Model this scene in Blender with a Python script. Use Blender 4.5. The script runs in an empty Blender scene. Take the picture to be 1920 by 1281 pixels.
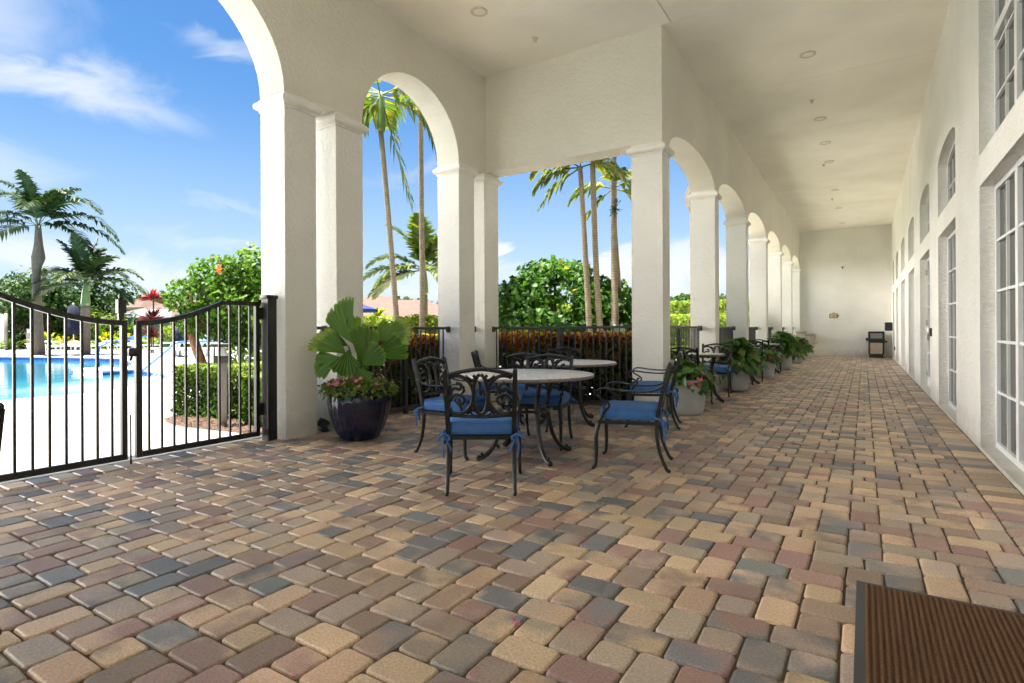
import bpy, math, random
from mathutils import Vector, Matrix, noise
from mathutils.geometry import tessellate_polygon
PI = math.pi
R = math.radians
sc = bpy.context.scene
col = sc.collection

# ------------------------------------------------------------------ helpers
def tag(o, label=None, cat=None, group=None, kind=None):
    if label: o['label'] = label
    if cat: o['category'] = cat
    if group: o['group'] = group
    if kind: o['kind'] = kind
    return o

def empty(name, loc=(0, 0, 0), rz=0, label=None, cat=None, group=None):
    o = bpy.data.objects.new(name, None)
    o.empty_display_size = 0.1
    col.objects.link(o)
    o.location = loc
    o.rotation_euler = (0, 0, rz)
    return tag(o, label, cat, group)

def copy_tree(o, parent=None):
    c = o.copy()
    col.objects.link(c)
    if parent: c.parent = parent
    for ch in o.children:
        copy_tree(ch, c)
    return c

def catmull(pts, n=6, closed=False):
    P = [Vector(p) for p in pts]
    out = []
    m = len(P)
    segs = m if closed else m - 1
    for i in range(segs):
        if closed:
            p0, p1, p2, p3 = P[(i - 1) % m], P[i], P[(i + 1) % m], P[(i + 2) % m]
        else:
            p1, p2 = P[i], P[i + 1]
            p0 = P[i - 1] if i > 0 else p1 * 2 - p2
            p3 = P[i + 2] if i + 2 < m else p2 * 2 - p1
        for k in range(n):
            t = k / n
            out.append(0.5 * ((2 * p1) + (p2 - p0) * t + (2 * p0 - 5 * p1 + 4 * p2 - p3) * t * t + (3 * p1 - p0 - 3 * p2 + p3) * t ** 3))
    if not closed: out.append(P[-1])
    return out

class MB:
    def __init__(s):
        s.v = []; s.f = []; s.sm = []; s.mi = []; s.att = []
    def add(s, verts, faces, smooth=False, mi=0, att=0.5):
        b = len(s.v)
        s.v.extend(tuple(p) for p in verts)
        if isinstance(att, (list, tuple)): s.att.extend(att)
        else: s.att.extend([att] * len(verts))
        for f in faces:
            s.f.append(tuple(i + b for i in f)); s.sm.append(smooth); s.mi.append(mi)
    def box(s, x0, y0, z0, x1, y1, z1, M=None, mi=0):
        vs = [Vector(p) for p in ((x0, y0, z0), (x1, y0, z0), (x1, y1, z0), (x0, y1, z0), (x0, y0, z1), (x1, y0, z1), (x1, y1, z1), (x0, y1, z1))]
        if M: vs = [M @ p for p in vs]
        s.add(vs, [(0, 3, 2, 1), (4, 5, 6, 7), (0, 1, 5, 4), (1, 2, 6, 5), (2, 3, 7, 6), (3, 0, 4, 7)], mi=mi)
    def bbox(s, x0, y0, z0, x1, y1, z1, b=0.01, M=None, mi=0, smooth=True, seg=3):
        # rounded box: stacked rounded-rect rings
        def ring(ins, z):
            out = []
            rr = max(b - ins, 0.0005)
            for cx, cy, a0 in ((x1 - b, y1 - b, 0), (x0 + b, y1 - b, 90), (x0 + b, y0 + b, 180), (x1 - b, y0 + b, 270)):
                for k in range(seg + 1):
                    a = R(a0 + 90 * k / seg)
                    out.append(Vector((cx + math.cos(a) * rr, cy + math.sin(a) * rr, z)))
            return out
        rings = []
        for k in range(seg + 1):
            a = R(90 * k / seg)
            rings.append(ring(b * (1 - math.sin(a)), z0 + b * (1 - math.cos(a))))
        for k in range(seg + 1):
            a = R(90 * k / seg)
            rings.append(ring(b * (1 - math.cos(a)), z1 - b * (1 - math.sin(a))))
        n = len(rings[0]); vs = [p for r in rings for p in r]
        if M: vs = [M @ p for p in vs]
        fs = []
        for i in range(len(rings) - 1):
            for j in range(n):
                fs.append((i * n + j, i * n + (j + 1) % n, (i + 1) * n + (j + 1) % n, (i + 1) * n + j))
        fs.append(tuple(range(n - 1, -1, -1)))
        L = (len(rings) - 1) * n
        fs.append(tuple(L + j for j in range(n)))
        s.add(vs, fs, smooth, mi)
    def tube(s, path, r, n=8, smooth=True, cap=True, closed=False, mi=0, flat=None, att=0.5, up=None):
        P = [Vector(p) for p in path]
        m = len(P)
        T = []
        for i in range(m):
            if closed: t = P[(i + 1) % m] - P[i - 1]
            else: t = P[min(i + 1, m - 1)] - P[max(i - 1, 0)]
            T.append(t.normalized() if t.length > 1e-9 else Vector((0, 0, 1)))
        u0 = Vector(up) if up else (Vector((0, 0, 1)) if abs(T[0].z) < 0.9 else Vector((1, 0, 0)))
        N = (u0 - T[0] * u0.dot(T[0])).normalized()
        vs = []
        for i in range(m):
            if up: N = (u0 - T[i] * u0.dot(T[i]))
            else: N = N - T[i] * N.dot(T[i])
            if N.length < 1e-6: N = T[i].orthogonal()
            N.normalize()
            B = T[i].cross(N)
            ri = r[i] if isinstance(r, (list, tuple)) else r
            for k in range(n):
                a = 2 * PI * k / n + (PI / n if n == 4 else 0)
                q = math.sqrt(2) if n == 4 else 1
                w = flat if flat else 1
                vs.append(P[i] + N * (math.cos(a) * ri * q) + B * (math.sin(a) * ri * q * w))
        fs = []
        for i in range(m if closed else m - 1):
            j = (i + 1) % m
            for k in range(n):
                fs.append((i * n + k, i * n + (k + 1) % n, j * n + (k + 1) % n, j * n + k))
        if cap and not closed:
            fs.append(tuple(range(n - 1, -1, -1)))
            fs.append(tuple((m - 1) * n + k for k in range(n)))
        s.add(vs, fs, smooth and n > 4, mi, att)
    def ball(s, c, r, n=8, mi=0, sz=1):
        vs = []; fs = []
        m = max(4, n // 2 + 1)
        for i in range(m + 1):
            a = PI * i / m
            for k in range(n):
                b = 2 * PI * k / n
                vs.append((c[0] + r * math.sin(a) * math.cos(b), c[1] + r * math.sin(a) * math.sin(b), c[2] + r * sz * math.cos(a)))
        for i in range(m):
            for k in range(n):
                fs.append((i * n + k, (i + 1) * n + k, (i + 1) * n + (k + 1) % n, i * n + (k + 1) % n))
        s.add(vs, fs, True, mi)
    def lathe(s, prof, n=32, c=(0, 0, 0), mi=0, wob=None, smooth=True):
        vs = []; fs = []
        for (r, z) in prof:
            for k in range(n):
                a = 2 * PI * k / n
                rr = r * (1 + (wob(a, z) if wob else 0))
                vs.append((c[0] + rr * math.cos(a), c[1] + rr * math.sin(a), c[2] + z))
        for i in range(len(prof) - 1):
            for k in range(n):
                fs.append((i * n + k, i * n + (k + 1) % n, (i + 1) * n + (k + 1) % n, (i + 1) * n + k))
        s.add(vs, fs, smooth, mi)
    def slab(s, outer, holes, mapf, d0, d1, mi=0):
        # prism between depth d0 and d1 of a 2-D polygon with holes; mapf(a,b,d)->xyz
        loops = [outer] + list(holes)
        flat = [p for l in loops for p in l]
        tris = tessellate_polygon([[Vector((p[0], p[1], 0)) for p in l] for l in loops])
        n = len(flat)
        vs = [mapf(p[0], p[1], d0) for p in flat] + [mapf(p[0], p[1], d1) for p in flat]
        fs = [tuple(t) for t in tris] + [tuple(i + n for i in reversed(t)) for t in tris]
        b = 0
        for l in loops:
            m = len(l)
            for i in range(m):
                j = (i + 1) % m
                fs.append((b + i, b + j, n + b + j, n + b + i))
            b += m
        s.add(vs, fs, False, mi)
    def build(s, name, mats, parent=None, recalc=False, label=None, cat=None, group=None, kind=None, attr=False):
        me = bpy.data.meshes.new(name)
        me.from_pydata(s.v, [], s.f)
        if not isinstance(mats, (list, tuple)): mats = [mats]
        for m in mats: me.materials.append(m)
        me.polygons.foreach_set('use_smooth', s.sm)
        if len(mats) > 1: me.polygons.foreach_set('material_index', s.mi)
        if attr:
            a = me.attributes.new('tint', 'FLOAT', 'POINT')
            a.data.foreach_set('value', s.att)
        me.update()
        if recalc:
            import bmesh
            bm = bmesh.new(); bm.from_mesh(me)
            bmesh.ops.recalc_face_normals(bm, faces=bm.faces[:])
            bm.to_mesh(me); bm.free()
        o = bpy.data.objects.new(name, me)
        col.objects.link(o)
        if parent: o.parent = parent
        return tag(o, label, cat, group, kind)

# ------------------------------------------------------------------ materials
def newmat(name):
    m = bpy.data.materials.new(name); m.use_nodes = True
    nt = m.node_tree
    return m, nt, nt.nodes['Principled BSDF'], nt.nodes['Material Output']

def N(nt, typ, **kw):
    n = nt.nodes.new(typ)
    for k, v in kw.items():
        if k in n.inputs: n.inputs[k].default_value = v
        else: setattr(n, k, v)
    return n

def rgba(c): return (c[0], c[1], c[2], 1)

def simple(name, c, rough=0.5, metal=0, spec=0.5, vary=0.0, scale=8, bump=0, bscale=60, coat=0):
    m, nt, p, out = newmat(name)
    p.inputs['Base Color'].default_value = rgba(c)
    p.inputs['Roughness'].default_value = rough
    p.inputs['Metallic'].default_value = metal
    p.inputs['Specular IOR Level'].default_value = spec
    if coat: p.inputs['Coat Weight'].default_value = coat
    tc = N(nt, 'ShaderNodeTexCoord')
    if vary:
        nz = N(nt, 'ShaderNodeTexNoise', Scale=scale, Detail=5.0)
        nt.links.new(tc.outputs['Object'], nz.inputs['Vector'])
        mr = N(nt, 'ShaderNodeMapRange'); mr.inputs['To Min'].default_value = 1 - vary; mr.inputs['To Max'].default_value = 1 + vary
        mr.inputs['From Min'].default_value = 0.3; mr.inputs['From Max'].default_value = 0.7
        nt.links.new(nz.outputs['Fac'], mr.inputs['Value'])
        hs = N(nt, 'ShaderNodeHueSaturation'); hs.inputs['Color'].default_value = rgba(c)
        nt.links.new(mr.outputs['Result'], hs.inputs['Value'])
        nt.links.new(hs.outputs['Color'], p.inputs['Base Color'])
    if bump:
        nb = N(nt, 'ShaderNodeTexNoise', Scale=bscale, Detail=4.0)
        nt.links.new(tc.outputs['Object'], nb.inputs['Vector'])
        b = N(nt, 'ShaderNodeBump', Strength=bump, Distance=0.01)
        nt.links.new(nb.outputs['Fac'], b.inputs['Height'])
        nt.links.new(b.outputs['Normal'], p.inputs['Normal'])
    return m

def stucco(name, c, bump=0.65, lowdirt=False):
    m, nt, p, out = newmat(name)
    p.inputs['Roughness'].default_value = 0.85
    p.inputs['Specular IOR Level'].default_value = 0.25
    g = N(nt, 'ShaderNodeNewGeometry')
    n1 = N(nt, 'ShaderNodeTexNoise', Scale=17.0, Detail=4.0, Roughness=0.6, Distortion=0.6)
    n2 = N(nt, 'ShaderNodeTexNoise', Scale=90.0, Detail=2.0)
    n3 = N(nt, 'ShaderNodeTexNoise', Scale=1.1, Detail=4.0)
    mp = N(nt, 'ShaderNodeMapping'); mp.inputs['Scale'].default_value = (1.0, 1.0, 1.15)
    nt.links.new(g.outputs['Position'], mp.inputs['Vector'])
    nt.links.new(mp.outputs['Vector'], n1.inputs['Vector'])
    nt.links.new(g.outputs['Position'], n2.inputs['Vector'])
    nt.links.new(g.outputs['Position'], n3.inputs['Vector'])
    rp = N(nt, 'ShaderNodeValToRGB'); rp.color_ramp.elements[0].position = 0.42; rp.color_ramp.elements[1].position = 0.6
    nt.links.new(n1.outputs['Fac'], rp.inputs['Fac'])
    ad = N(nt, 'ShaderNodeMath', operation='MULTIPLY_ADD'); ad.inputs[1].default_value = 0.25
    nt.links.new(n2.outputs['Fac'], ad.inputs[0]); nt.links.new(rp.outputs['Color'], ad.inputs[2])
    b = N(nt, 'ShaderNodeBump', Strength=bump, Distance=0.009)
    nt.links.new(ad.outputs[0], b.inputs['Height']); nt.links.new(b.outputs['Normal'], p.inputs['Normal'])
    mr = N(nt, 'ShaderNodeMapRange'); mr.inputs['From Min'].default_value = 0.3; mr.inputs['From Max'].default_value = 0.7
    mr.inputs['To Min'].default_value = 0.94; mr.inputs['To Max'].default_value = 1.04
    nt.links.new(n3.outputs['Fac'], mr.inputs['Value'])
    hs = N(nt, 'ShaderNodeHueSaturation'); hs.inputs['Color'].default_value = rgba(c)
    nt.links.new(mr.outputs['Result'], hs.inputs['Value'])
    last = hs.outputs['Color']
    # sparse scuffs and specks
    n4 = N(nt, 'ShaderNodeTexNoise', Scale=7.0, Detail=6.0, Roughness=0.7)
    nt.links.new(g.outputs['Position'], n4.inputs['Vector'])
    r4 = N(nt, 'ShaderNodeValToRGB'); r4.color_ramp.elements[0].position = 0.66; r4.color_ramp.elements[1].position = 0.82
    nt.links.new(n4.outputs['Fac'], r4.inputs['Fac'])
    mx = N(nt, 'ShaderNodeMix', data_type='RGBA'); mx.inputs['B'].default_value = rgba((c[0] * 0.6, c[1] * 0.55, c[2] * 0.45))
    nt.links.new(r4.outputs['Color'], mx.inputs['Factor']); nt.links.new(last, mx.inputs['A'])
    # splash dirt low on the walls
    sp_ = N(nt, 'ShaderNodeSeparateXYZ'); nt.links.new(g.outputs['Position'], sp_.inputs[0])
    n5 = N(nt, 'ShaderNodeTexNoise', Scale=5.0, Detail=6.0, Roughness=0.7); nt.links.new(g.outputs['Position'], n5.inputs['Vector'])
    md = N(nt, 'ShaderNodeMath', operation='MULTIPLY_ADD'); md.inputs[1].default_value = -0.55; nt.links.new(n5.outputs['Fac'], md.inputs[0]); nt.links.new(sp_.outputs['Z'], md.inputs[2])
    m5 = N(nt, 'ShaderNodeMapRange'); m5.inputs['From Min'].default_value = 0.05; m5.inputs['From Max'].default_value = -0.32; m5.inputs['To Max'].default_value = 0.55
    nt.links.new(md.outputs[0], m5.inputs['Value'])
    mx5 = N(nt, 'ShaderNodeMix', data_type='RGBA'); mx5.inputs['B'].default_value = rgba((c[0] * 0.5, c[1] * 0.46, c[2] * 0.40))
    nt.links.new(m5.outputs['Result'], mx5.inputs['Factor']); nt.links.new(mx.outputs['Result'], mx5.inputs['A'])
    nt.links.new(mx5.outputs['Result'], p.inputs['Base Color'])
    return m

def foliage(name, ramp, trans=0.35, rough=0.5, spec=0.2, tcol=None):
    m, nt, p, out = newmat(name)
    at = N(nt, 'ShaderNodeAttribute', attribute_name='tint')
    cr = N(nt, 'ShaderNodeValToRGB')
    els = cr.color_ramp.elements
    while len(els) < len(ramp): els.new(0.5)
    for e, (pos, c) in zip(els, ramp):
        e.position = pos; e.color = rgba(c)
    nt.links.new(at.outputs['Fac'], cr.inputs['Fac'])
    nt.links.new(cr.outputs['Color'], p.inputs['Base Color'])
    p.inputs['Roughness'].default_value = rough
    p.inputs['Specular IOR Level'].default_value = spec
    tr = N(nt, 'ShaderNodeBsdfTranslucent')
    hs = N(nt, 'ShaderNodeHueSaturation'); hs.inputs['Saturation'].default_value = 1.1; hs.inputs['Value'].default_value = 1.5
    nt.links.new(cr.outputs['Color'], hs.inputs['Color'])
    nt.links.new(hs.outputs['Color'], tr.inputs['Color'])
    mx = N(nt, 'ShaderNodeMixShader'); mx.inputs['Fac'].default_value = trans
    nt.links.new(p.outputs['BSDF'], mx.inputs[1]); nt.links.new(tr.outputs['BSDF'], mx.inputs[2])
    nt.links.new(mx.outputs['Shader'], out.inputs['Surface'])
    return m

M = {}
M['wall'] = stucco('stucco_wall', (0.85, 0.835, 0.79))
M['wallshade'] = stucco('stucco_wall_shaded', (0.76, 0.73, 0.645))  # the wall's paint, darker and warmer to put the arcade's shade into the colour
M['ceil'] = stucco('ceiling_board', (0.89, 0.86, 0.775), bump=0.2)
M['trim'] = simple('painted_trim', (0.80, 0.78, 0.72), 0.6, vary=0.06, scale=6, bump=0.15, bscale=40)
M['seam'] = simple('seam', (0.22, 0.19, 0.13), 0.9)
M['frame'] = simple('white_frame', (0.82, 0.84, 0.85), 0.35, vary=0.03)
M['sill'] = simple('sill_concrete', (0.62, 0.6, 0.52), 0.8, vary=0.12, scale=9, bump=0.2)
M['roof'] = simple('roof_underside', (0.6, 0.58, 0.52), 0.9)
M['blackmetal'] = simple('gate_black', (0.018, 0.017, 0.016), 0.38, spec=0.5, vary=0.15, scale=20, bump=0.05, bscale=200)
M['railmetal'] = simple('rail_bronze', (0.050, 0.048, 0.046), 0.42, spec=0.5, vary=0.12, scale=20)
M['chairmetal'] = simple('cast_aluminium', (0.010, 0.0095, 0.009), 0.30, metal=0.0, spec=0.5, vary=0.2, scale=30, bump=0.12, bscale=130)
M['blue'] = simple('blue_cushion', (0.060, 0.165, 0.41), 0.75, spec=0.25, vary=0.12, scale=14, bump=0.25, bscale=500)
M['bluepot'] = simple('cobalt_glaze', (0.006, 0.007, 0.034), 0.15, spec=0.6, vary=0.35, scale=5, coat=0.3)
M['greypot'] = simple('grey_pot', (0.46, 0.48, 0.50), 0.6, vary=0.07, scale=10, bump=0.08, bscale=90)
M['soil'] = simple('soil', (0.03, 0.02, 0.013), 0.95, vary=0.3, scale=40, bump=0.8, bscale=60)
M['concrete'] = simple('threshold', (0.62, 0.59, 0.54), 0.8, vary=0.08, scale=5, bump=0.2)
M['stem'] = simple('stem', (0.07, 0.10, 0.03), 0.6, vary=0.2)
M['bark'] = simple('bark', (0.13, 0.085, 0.05), 0.9, vary=0.3, scale=10, bump=0.7, bscale=25)
M['hibbark'] = simple('hibiscus_bark', (0.22, 0.10, 0.05), 0.85, vary=0.25, scale=10, bump=0.5, bscale=30)
M['steel'] = simple('stainless', (0.55, 0.54, 0.52), 0.3, metal=0.9, vary=0.1)
M['beige'] = simple('fountain_body', (0.50, 0.44, 0.36), 0.5, vary=0.05)
M['whitepl'] = simple('white_plastic', (0.82, 0.83, 0.84), 0.4, vary=0.03)
M['sling'] = simple('pale_blue_sling', (0.45, 0.60, 0.82), 0.7, vary=0.05)
M['railblue'] = simple('blue_rail', (0.05, 0.16, 0.42), 0.35, spec=0.5)
M['navy'] = simple('navy_canvas', (0.002, 0.005, 0.028), 0.85, vary=0.2, scale=10)
M['royal'] = simple('royal_canvas', (0.005, 0.018, 0.13), 0.8, vary=0.1)
M['binblack'] = simple('bin_plastic', (0.02, 0.02, 0.025), 0.45)
M['aggregate'] = simple('aggregate', (0.52, 0.42, 0.33), 0.9, vary=0.55, scale=55, bump=0.6, bscale=60)
M['signcream'] = simple('sign_cream', (0.62, 0.50, 0.26), 0.5)
M['signbrown'] = simple('sign_brown', (0.10, 0.06, 0.03), 0.5)
M['board'] = simple('cream_board', (0.75, 0.70, 0.58), 0.7, vary=0.04)
M['bollard'] = simple('bollard_grey', (0.20, 0.185, 0.165), 0.45, vary=0.08)
M['lens'] = simple('frosted_lens', (0.85, 0.86, 0.86), 0.25)
M['rooftile'] = simple('salmon_tile', (0.115, 0.062, 0.047), 0.85, vary=0.15, scale=2, bump=0.5, bscale=14)
M['roofbrown'] = simple('brown_tile', (0.085, 0.048, 0.035), 0.85, vary=0.15, scale=2, bump=0.5, bscale=14)
M['housewall'] = simple('house_wall', (0.24, 0.23, 0.21), 0.85, vary=0.04)
M['pinkwall'] = simple('pink_wall', (0.17, 0.10, 0.075), 0.85, vary=0.06)
M['screen'] = simple('screen_mesh', (0.16, 0.19, 0.20), 0.8, vary=0.1)
M['petal'] = simple('pink_petal', (0.70, 0.16, 0.28), 0.6, vary=0.2, scale=60)
M['salmon'] = simple('salmon_flower', (0.75, 0.20, 0.17), 0.6, vary=0.25, scale=60)
M['orange'] = simple('orange_flower', (0.80, 0.16, 0.03), 0.6)
M['mulch'] = simple('mulch', (0.085, 0.048, 0.030), 0.95, vary=0.6, scale=45, bump=1.0, bscale=50)
M['brass'] = simple('lamp_trim', (0.66, 0.57, 0.42), 0.5, vary=0.15, scale=30)
M['darkhole'] = simple('dark_gap', (0.012, 0.012, 0.012), 0.9)

# glass panes: dark rooms behind
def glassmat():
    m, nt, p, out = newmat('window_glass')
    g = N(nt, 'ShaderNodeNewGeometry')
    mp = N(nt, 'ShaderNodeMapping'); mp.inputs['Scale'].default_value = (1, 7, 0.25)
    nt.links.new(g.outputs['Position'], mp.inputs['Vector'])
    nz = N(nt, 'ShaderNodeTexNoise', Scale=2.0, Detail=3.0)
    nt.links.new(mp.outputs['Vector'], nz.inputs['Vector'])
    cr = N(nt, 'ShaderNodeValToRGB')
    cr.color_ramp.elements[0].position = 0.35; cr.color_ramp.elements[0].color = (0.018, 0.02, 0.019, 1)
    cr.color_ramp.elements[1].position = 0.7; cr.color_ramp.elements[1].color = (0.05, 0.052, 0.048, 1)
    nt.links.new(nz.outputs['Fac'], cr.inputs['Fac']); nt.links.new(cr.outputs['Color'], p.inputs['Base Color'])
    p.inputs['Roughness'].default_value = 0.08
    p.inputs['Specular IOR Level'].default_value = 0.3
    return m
M['glass'] = glassmat()

def pavermat():
    m, nt, p, out = newmat('paver_stone')
    a = N(nt, 'ShaderNodeAttribute', attribute_name='cola')
    b = N(nt, 'ShaderNodeAttribute', attribute_name='colb')
    g = N(nt, 'ShaderNodeNewGeometry')
    n1 = N(nt, 'ShaderNodeTexNoise', Scale=4.0, Detail=3.0)
    nt.links.new(g.outputs['Position'], n1.inputs['Vector'])
    r1 = N(nt, 'ShaderNodeValToRGB'); r1.color_ramp.elements[0].position = 0.40; r1.color_ramp.elements[1].position = 0.60
    nt.links.new(n1.outputs['Fac'], r1.inputs['Fac'])
    mx = N(nt, 'ShaderNodeMix', data_type='RGBA')
    nt.links.new(r1.outputs['Color'], mx.inputs['Factor']); nt.links.new(a.outputs['Color'], mx.inputs['A']); nt.links.new(b.outputs['Color'], mx.inputs['B'])
    # sandy grain
    n2 = N(nt, 'ShaderNodeTexNoise', Scale=95.0, Detail=5.0, Roughness=0.9)
    nt.links.new(g.outputs['Position'], n2.inputs['Vector'])
    mr = N(nt, 'ShaderNodeMapRange'); mr.inputs['From Min'].default_value = 0.25; mr.inputs['From Max'].default_value = 0.75
    mr.inputs['To Min'].default_value = 0.35; mr.inputs['To Max'].default_value = 1.62
    nt.links.new(n2.outputs['Fac'], mr.inputs['Value'])
    n3 = N(nt, 'ShaderNodeTexNoise', Scale=1.3, Detail=4.0)
    nt.links.new(g.outputs['Position'], n3.inputs['Vector'])
    m3 = N(nt, 'ShaderNodeMapRange'); m3.inputs['From Min'].default_value = 0.3; m3.inputs['From Max'].default_value = 0.7
    m3.inputs['To Min'].default_value = 0.88; m3.inputs['To Max'].default_value = 1.12
    nt.links.new(n3.outputs['Fac'], m3.inputs['Value'])
    ml = N(nt, 'ShaderNodeMath', operation='MULTIPLY')
    nt.links.new(mr.outputs['Result'], ml.inputs[0]); nt.links.new(m3.outputs['Result'], ml.inputs[1])
    hs = N(nt, 'ShaderNodeHueSaturation')
    nt.links.new(mx.outputs['Result'], hs.inputs['Color']); nt.links.new(ml.outputs[0], hs.inputs['Value'])
    nt.links.new(hs.outputs['Color'], p.inputs['Base Color'])
    p.inputs['Roughness'].default_value = 0.5
    rr = N(nt, 'ShaderNodeMapRange'); rr.inputs['From Min'].default_value = 0.3; rr.inputs['From Max'].default_value = 0.7
    rr.inputs['To Min'].default_value = 0.40; rr.inputs['To Max'].default_value = 0.58
    nt.links.new(n3.outputs['Fac'], rr.inputs['Value']); nt.links.new(rr.outputs['Result'], p.inputs['Roughness'])
    p.inputs['Specular IOR Level'].default_value = 0.65
    bp = N(nt, 'ShaderNodeBump', Strength=0.5, Distance=0.004)
    nt.links.new(n2.outputs['Fac'], bp.inputs['Height']); nt.links.new(bp.outputs['Normal'], p.inputs['Normal'])
    return m
M['paver'] = pavermat()
M['joint'] = simple('joint_sand', (0.12, 0.085, 0.05), 0.95, vary=0.3, scale=6, bump=0.6, bscale=90)

def deckmat():
    m, nt, p, out = newmat('pool_deck_pavers')
    g = N(nt, 'ShaderNodeNewGeometry')
    mp = N(nt, 'ShaderNodeMapping'); mp.inputs['Rotation'].default_value = (0, 0, R(-18))
    nt.links.new(g.outputs['Position'], mp.inputs['Vector'])
    br = N(nt, 'ShaderNodeTexBrick')
    br.inputs['Color1'].default_value = (0.46, 0.445, 0.42, 1); br.inputs['Color2'].default_value = (0.42, 0.405, 0.38, 1)
    br.inputs['Mortar'].default_value = (0.21, 0.20, 0.185, 1)
    br.inputs['Scale'].default_value = 1.0; br.inputs['Brick Width'].default_value = 0.62; br.inputs['Row Height'].default_value = 0.41
    br.inputs['Mortar Size'].default_value = 0.007
    nt.links.new(mp.outputs['Vector'], br.inputs['Vector'])
    nz = N(nt, 'ShaderNodeTexNoise', Scale=2.0, Detail=6.0)
    nt.links.new(g.outputs['Position'], nz.inputs['Vector'])
    mr = N(nt, 'ShaderNodeMapRange'); mr.inputs['From Min'].default_value = 0.3; mr.inputs['From Max'].default_value = 0.7
    mr.inputs['To Min'].default_value = 0.93; mr.inputs['To Max'].default_value = 1.06
    nt.links.new(nz.outputs['Fac'], mr.inputs['Value'])
    hs = N(nt, 'ShaderNodeHueSaturation'); nt.links.new(br.outputs['Color'], hs.inputs['Color']); nt.links.new(mr.outputs['Result'], hs.inputs['Value'])
    nt.links.new(hs.outputs['Color'], p.inputs['Base Color'])
    p.inputs['Roughness'].default_value = 0.8
    return m
M['deck'] = deckmat()

def watermat():
    m, nt, p, out = newmat('pool_water')
    g = N(nt, 'ShaderNodeNewGeometry')
    # the pool gets shallower towards the beach entry at (-15, 7)
    dv = N(nt, 'ShaderNodeVectorMath', operation='DISTANCE'); dv.inputs[1].default_value = (-15.8, 7.4, -0.14)
    nt.links.new(g.outputs['Position'], dv.inputs[0])
    nz = N(nt, 'ShaderNodeTexNoise', Scale=0.9, Detail=4.0, Distortion=0.6)
    nt.links.new(g.outputs['Position'], nz.inputs['Vector'])
    ad = N(nt, 'ShaderNodeMath', operation='MULTIPLY_ADD'); ad.inputs[1].default_value = 2.2
    nt.links.new(nz.outputs['Fac'], ad.inputs[0]); nt.links.new(dv.outputs['Value'], ad.inputs[2])
    mr = N(nt, 'ShaderNodeMapRange'); mr.inputs['From Min'].default_value = 2.2; mr.inputs['From Max'].default_value = 7
    nt.links.new(ad.outputs[0], mr.inputs['Value'])
    cr = N(nt, 'ShaderNodeValToRGB')
    e = cr.color_ramp.elements
    e[0].position = 0; e[0].color = (0.56, 0.62, 0.62, 1)
    e[1].position = 1; e[1].color = (0.022, 0.17, 0.28, 1)
    k = e.new(0.2); k.color = (0.22, 0.40, 0.46, 1)
    k = e.new(0.45); k.color = (0.05, 0.24, 0.34, 1)
    nt.links.new(mr.outputs['Result'], cr.inputs['Fac'])
    nt.links.new(cr.outputs['Color'], p.inputs['Base Color'])
    p.inputs['Roughness'].default_value = 0.04
    p.inputs['Specular IOR Level'].default_value = 0.6
    n2 = N(nt, 'ShaderNodeTexNoise', Scale=2.6, Detail=3.0)
    mp = N(nt, 'ShaderNodeMapping'); mp.inputs['Scale'].default_value = (1.4, 0.5, 1)
    nt.links.new(g.outputs['Position'], mp.inputs['Vector']); nt.links.new(mp.outputs['Vector'], n2.inputs['Vector'])
    b = N(nt, 'ShaderNodeBump', Strength=0.12, Distance=0.05)
    nt.links.new(n2.outputs['Fac'], b.inputs['Height']); nt.links.new(b.outputs['Normal'], p.inputs['Normal'])
    return m
M['water'] = watermat()

def tilemat():
    m, nt, p, out = newmat('waterline_tile')
    g = N(nt, 'ShaderNodeNewGeometry')
    nz = N(nt, 'ShaderNodeTexNoise', Scale=9.0, Detail=2.0)
    nt.links.new(g.outputs['Position'], nz.inputs['Vector'])
    cr = N(nt, 'ShaderNodeValToRGB')
    cr.color_ramp.elements[0].color = (0.012, 0.06, 0.26, 1); cr.color_ramp.elements[1].color = (0.06, 0.17, 0.46, 1)
    cr.color_ramp.elements[0].position = 0.35; cr.color_ramp.elements[1].position = 0.65
    nt.links.new(nz.outputs['Fac'], cr.inputs['Fac']); nt.links.new(cr.outputs['Color'], p.inputs['Base Color'])
    p.inputs['Roughness'].default_value = 0.15
    return m
M['tile'] = tilemat()

def grassmat():
    m, nt, p, out = newmat('lawn')
    g = N(nt, 'ShaderNodeNewGeometry')
    nz = N(nt, 'ShaderNodeTexNoise', Scale=3.0, Detail=8.0, Roughness=0.7)
    nt.links.new(g.outputs['Position'], nz.inputs['Vector'])
    cr = N(nt, 'ShaderNodeValToRGB')
    cr.color_ramp.elements[0].position = 0.3; cr.color_ramp.elements[0].color = (0.05, 0.10, 0.015, 1)
    cr.color_ramp.elements[1].position = 0.7; cr.color_ramp.elements[1].color = (0.14, 0.22, 0.03, 1)
    nt.links.new(nz.outputs['Fac'], cr.inputs['Fac']); nt.links.new(cr.outputs['Color'], p.inputs['Base Color'])
    p.inputs['Roughness'].default_value = 0.9
    return m
M['grass'] = grassmat()

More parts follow.
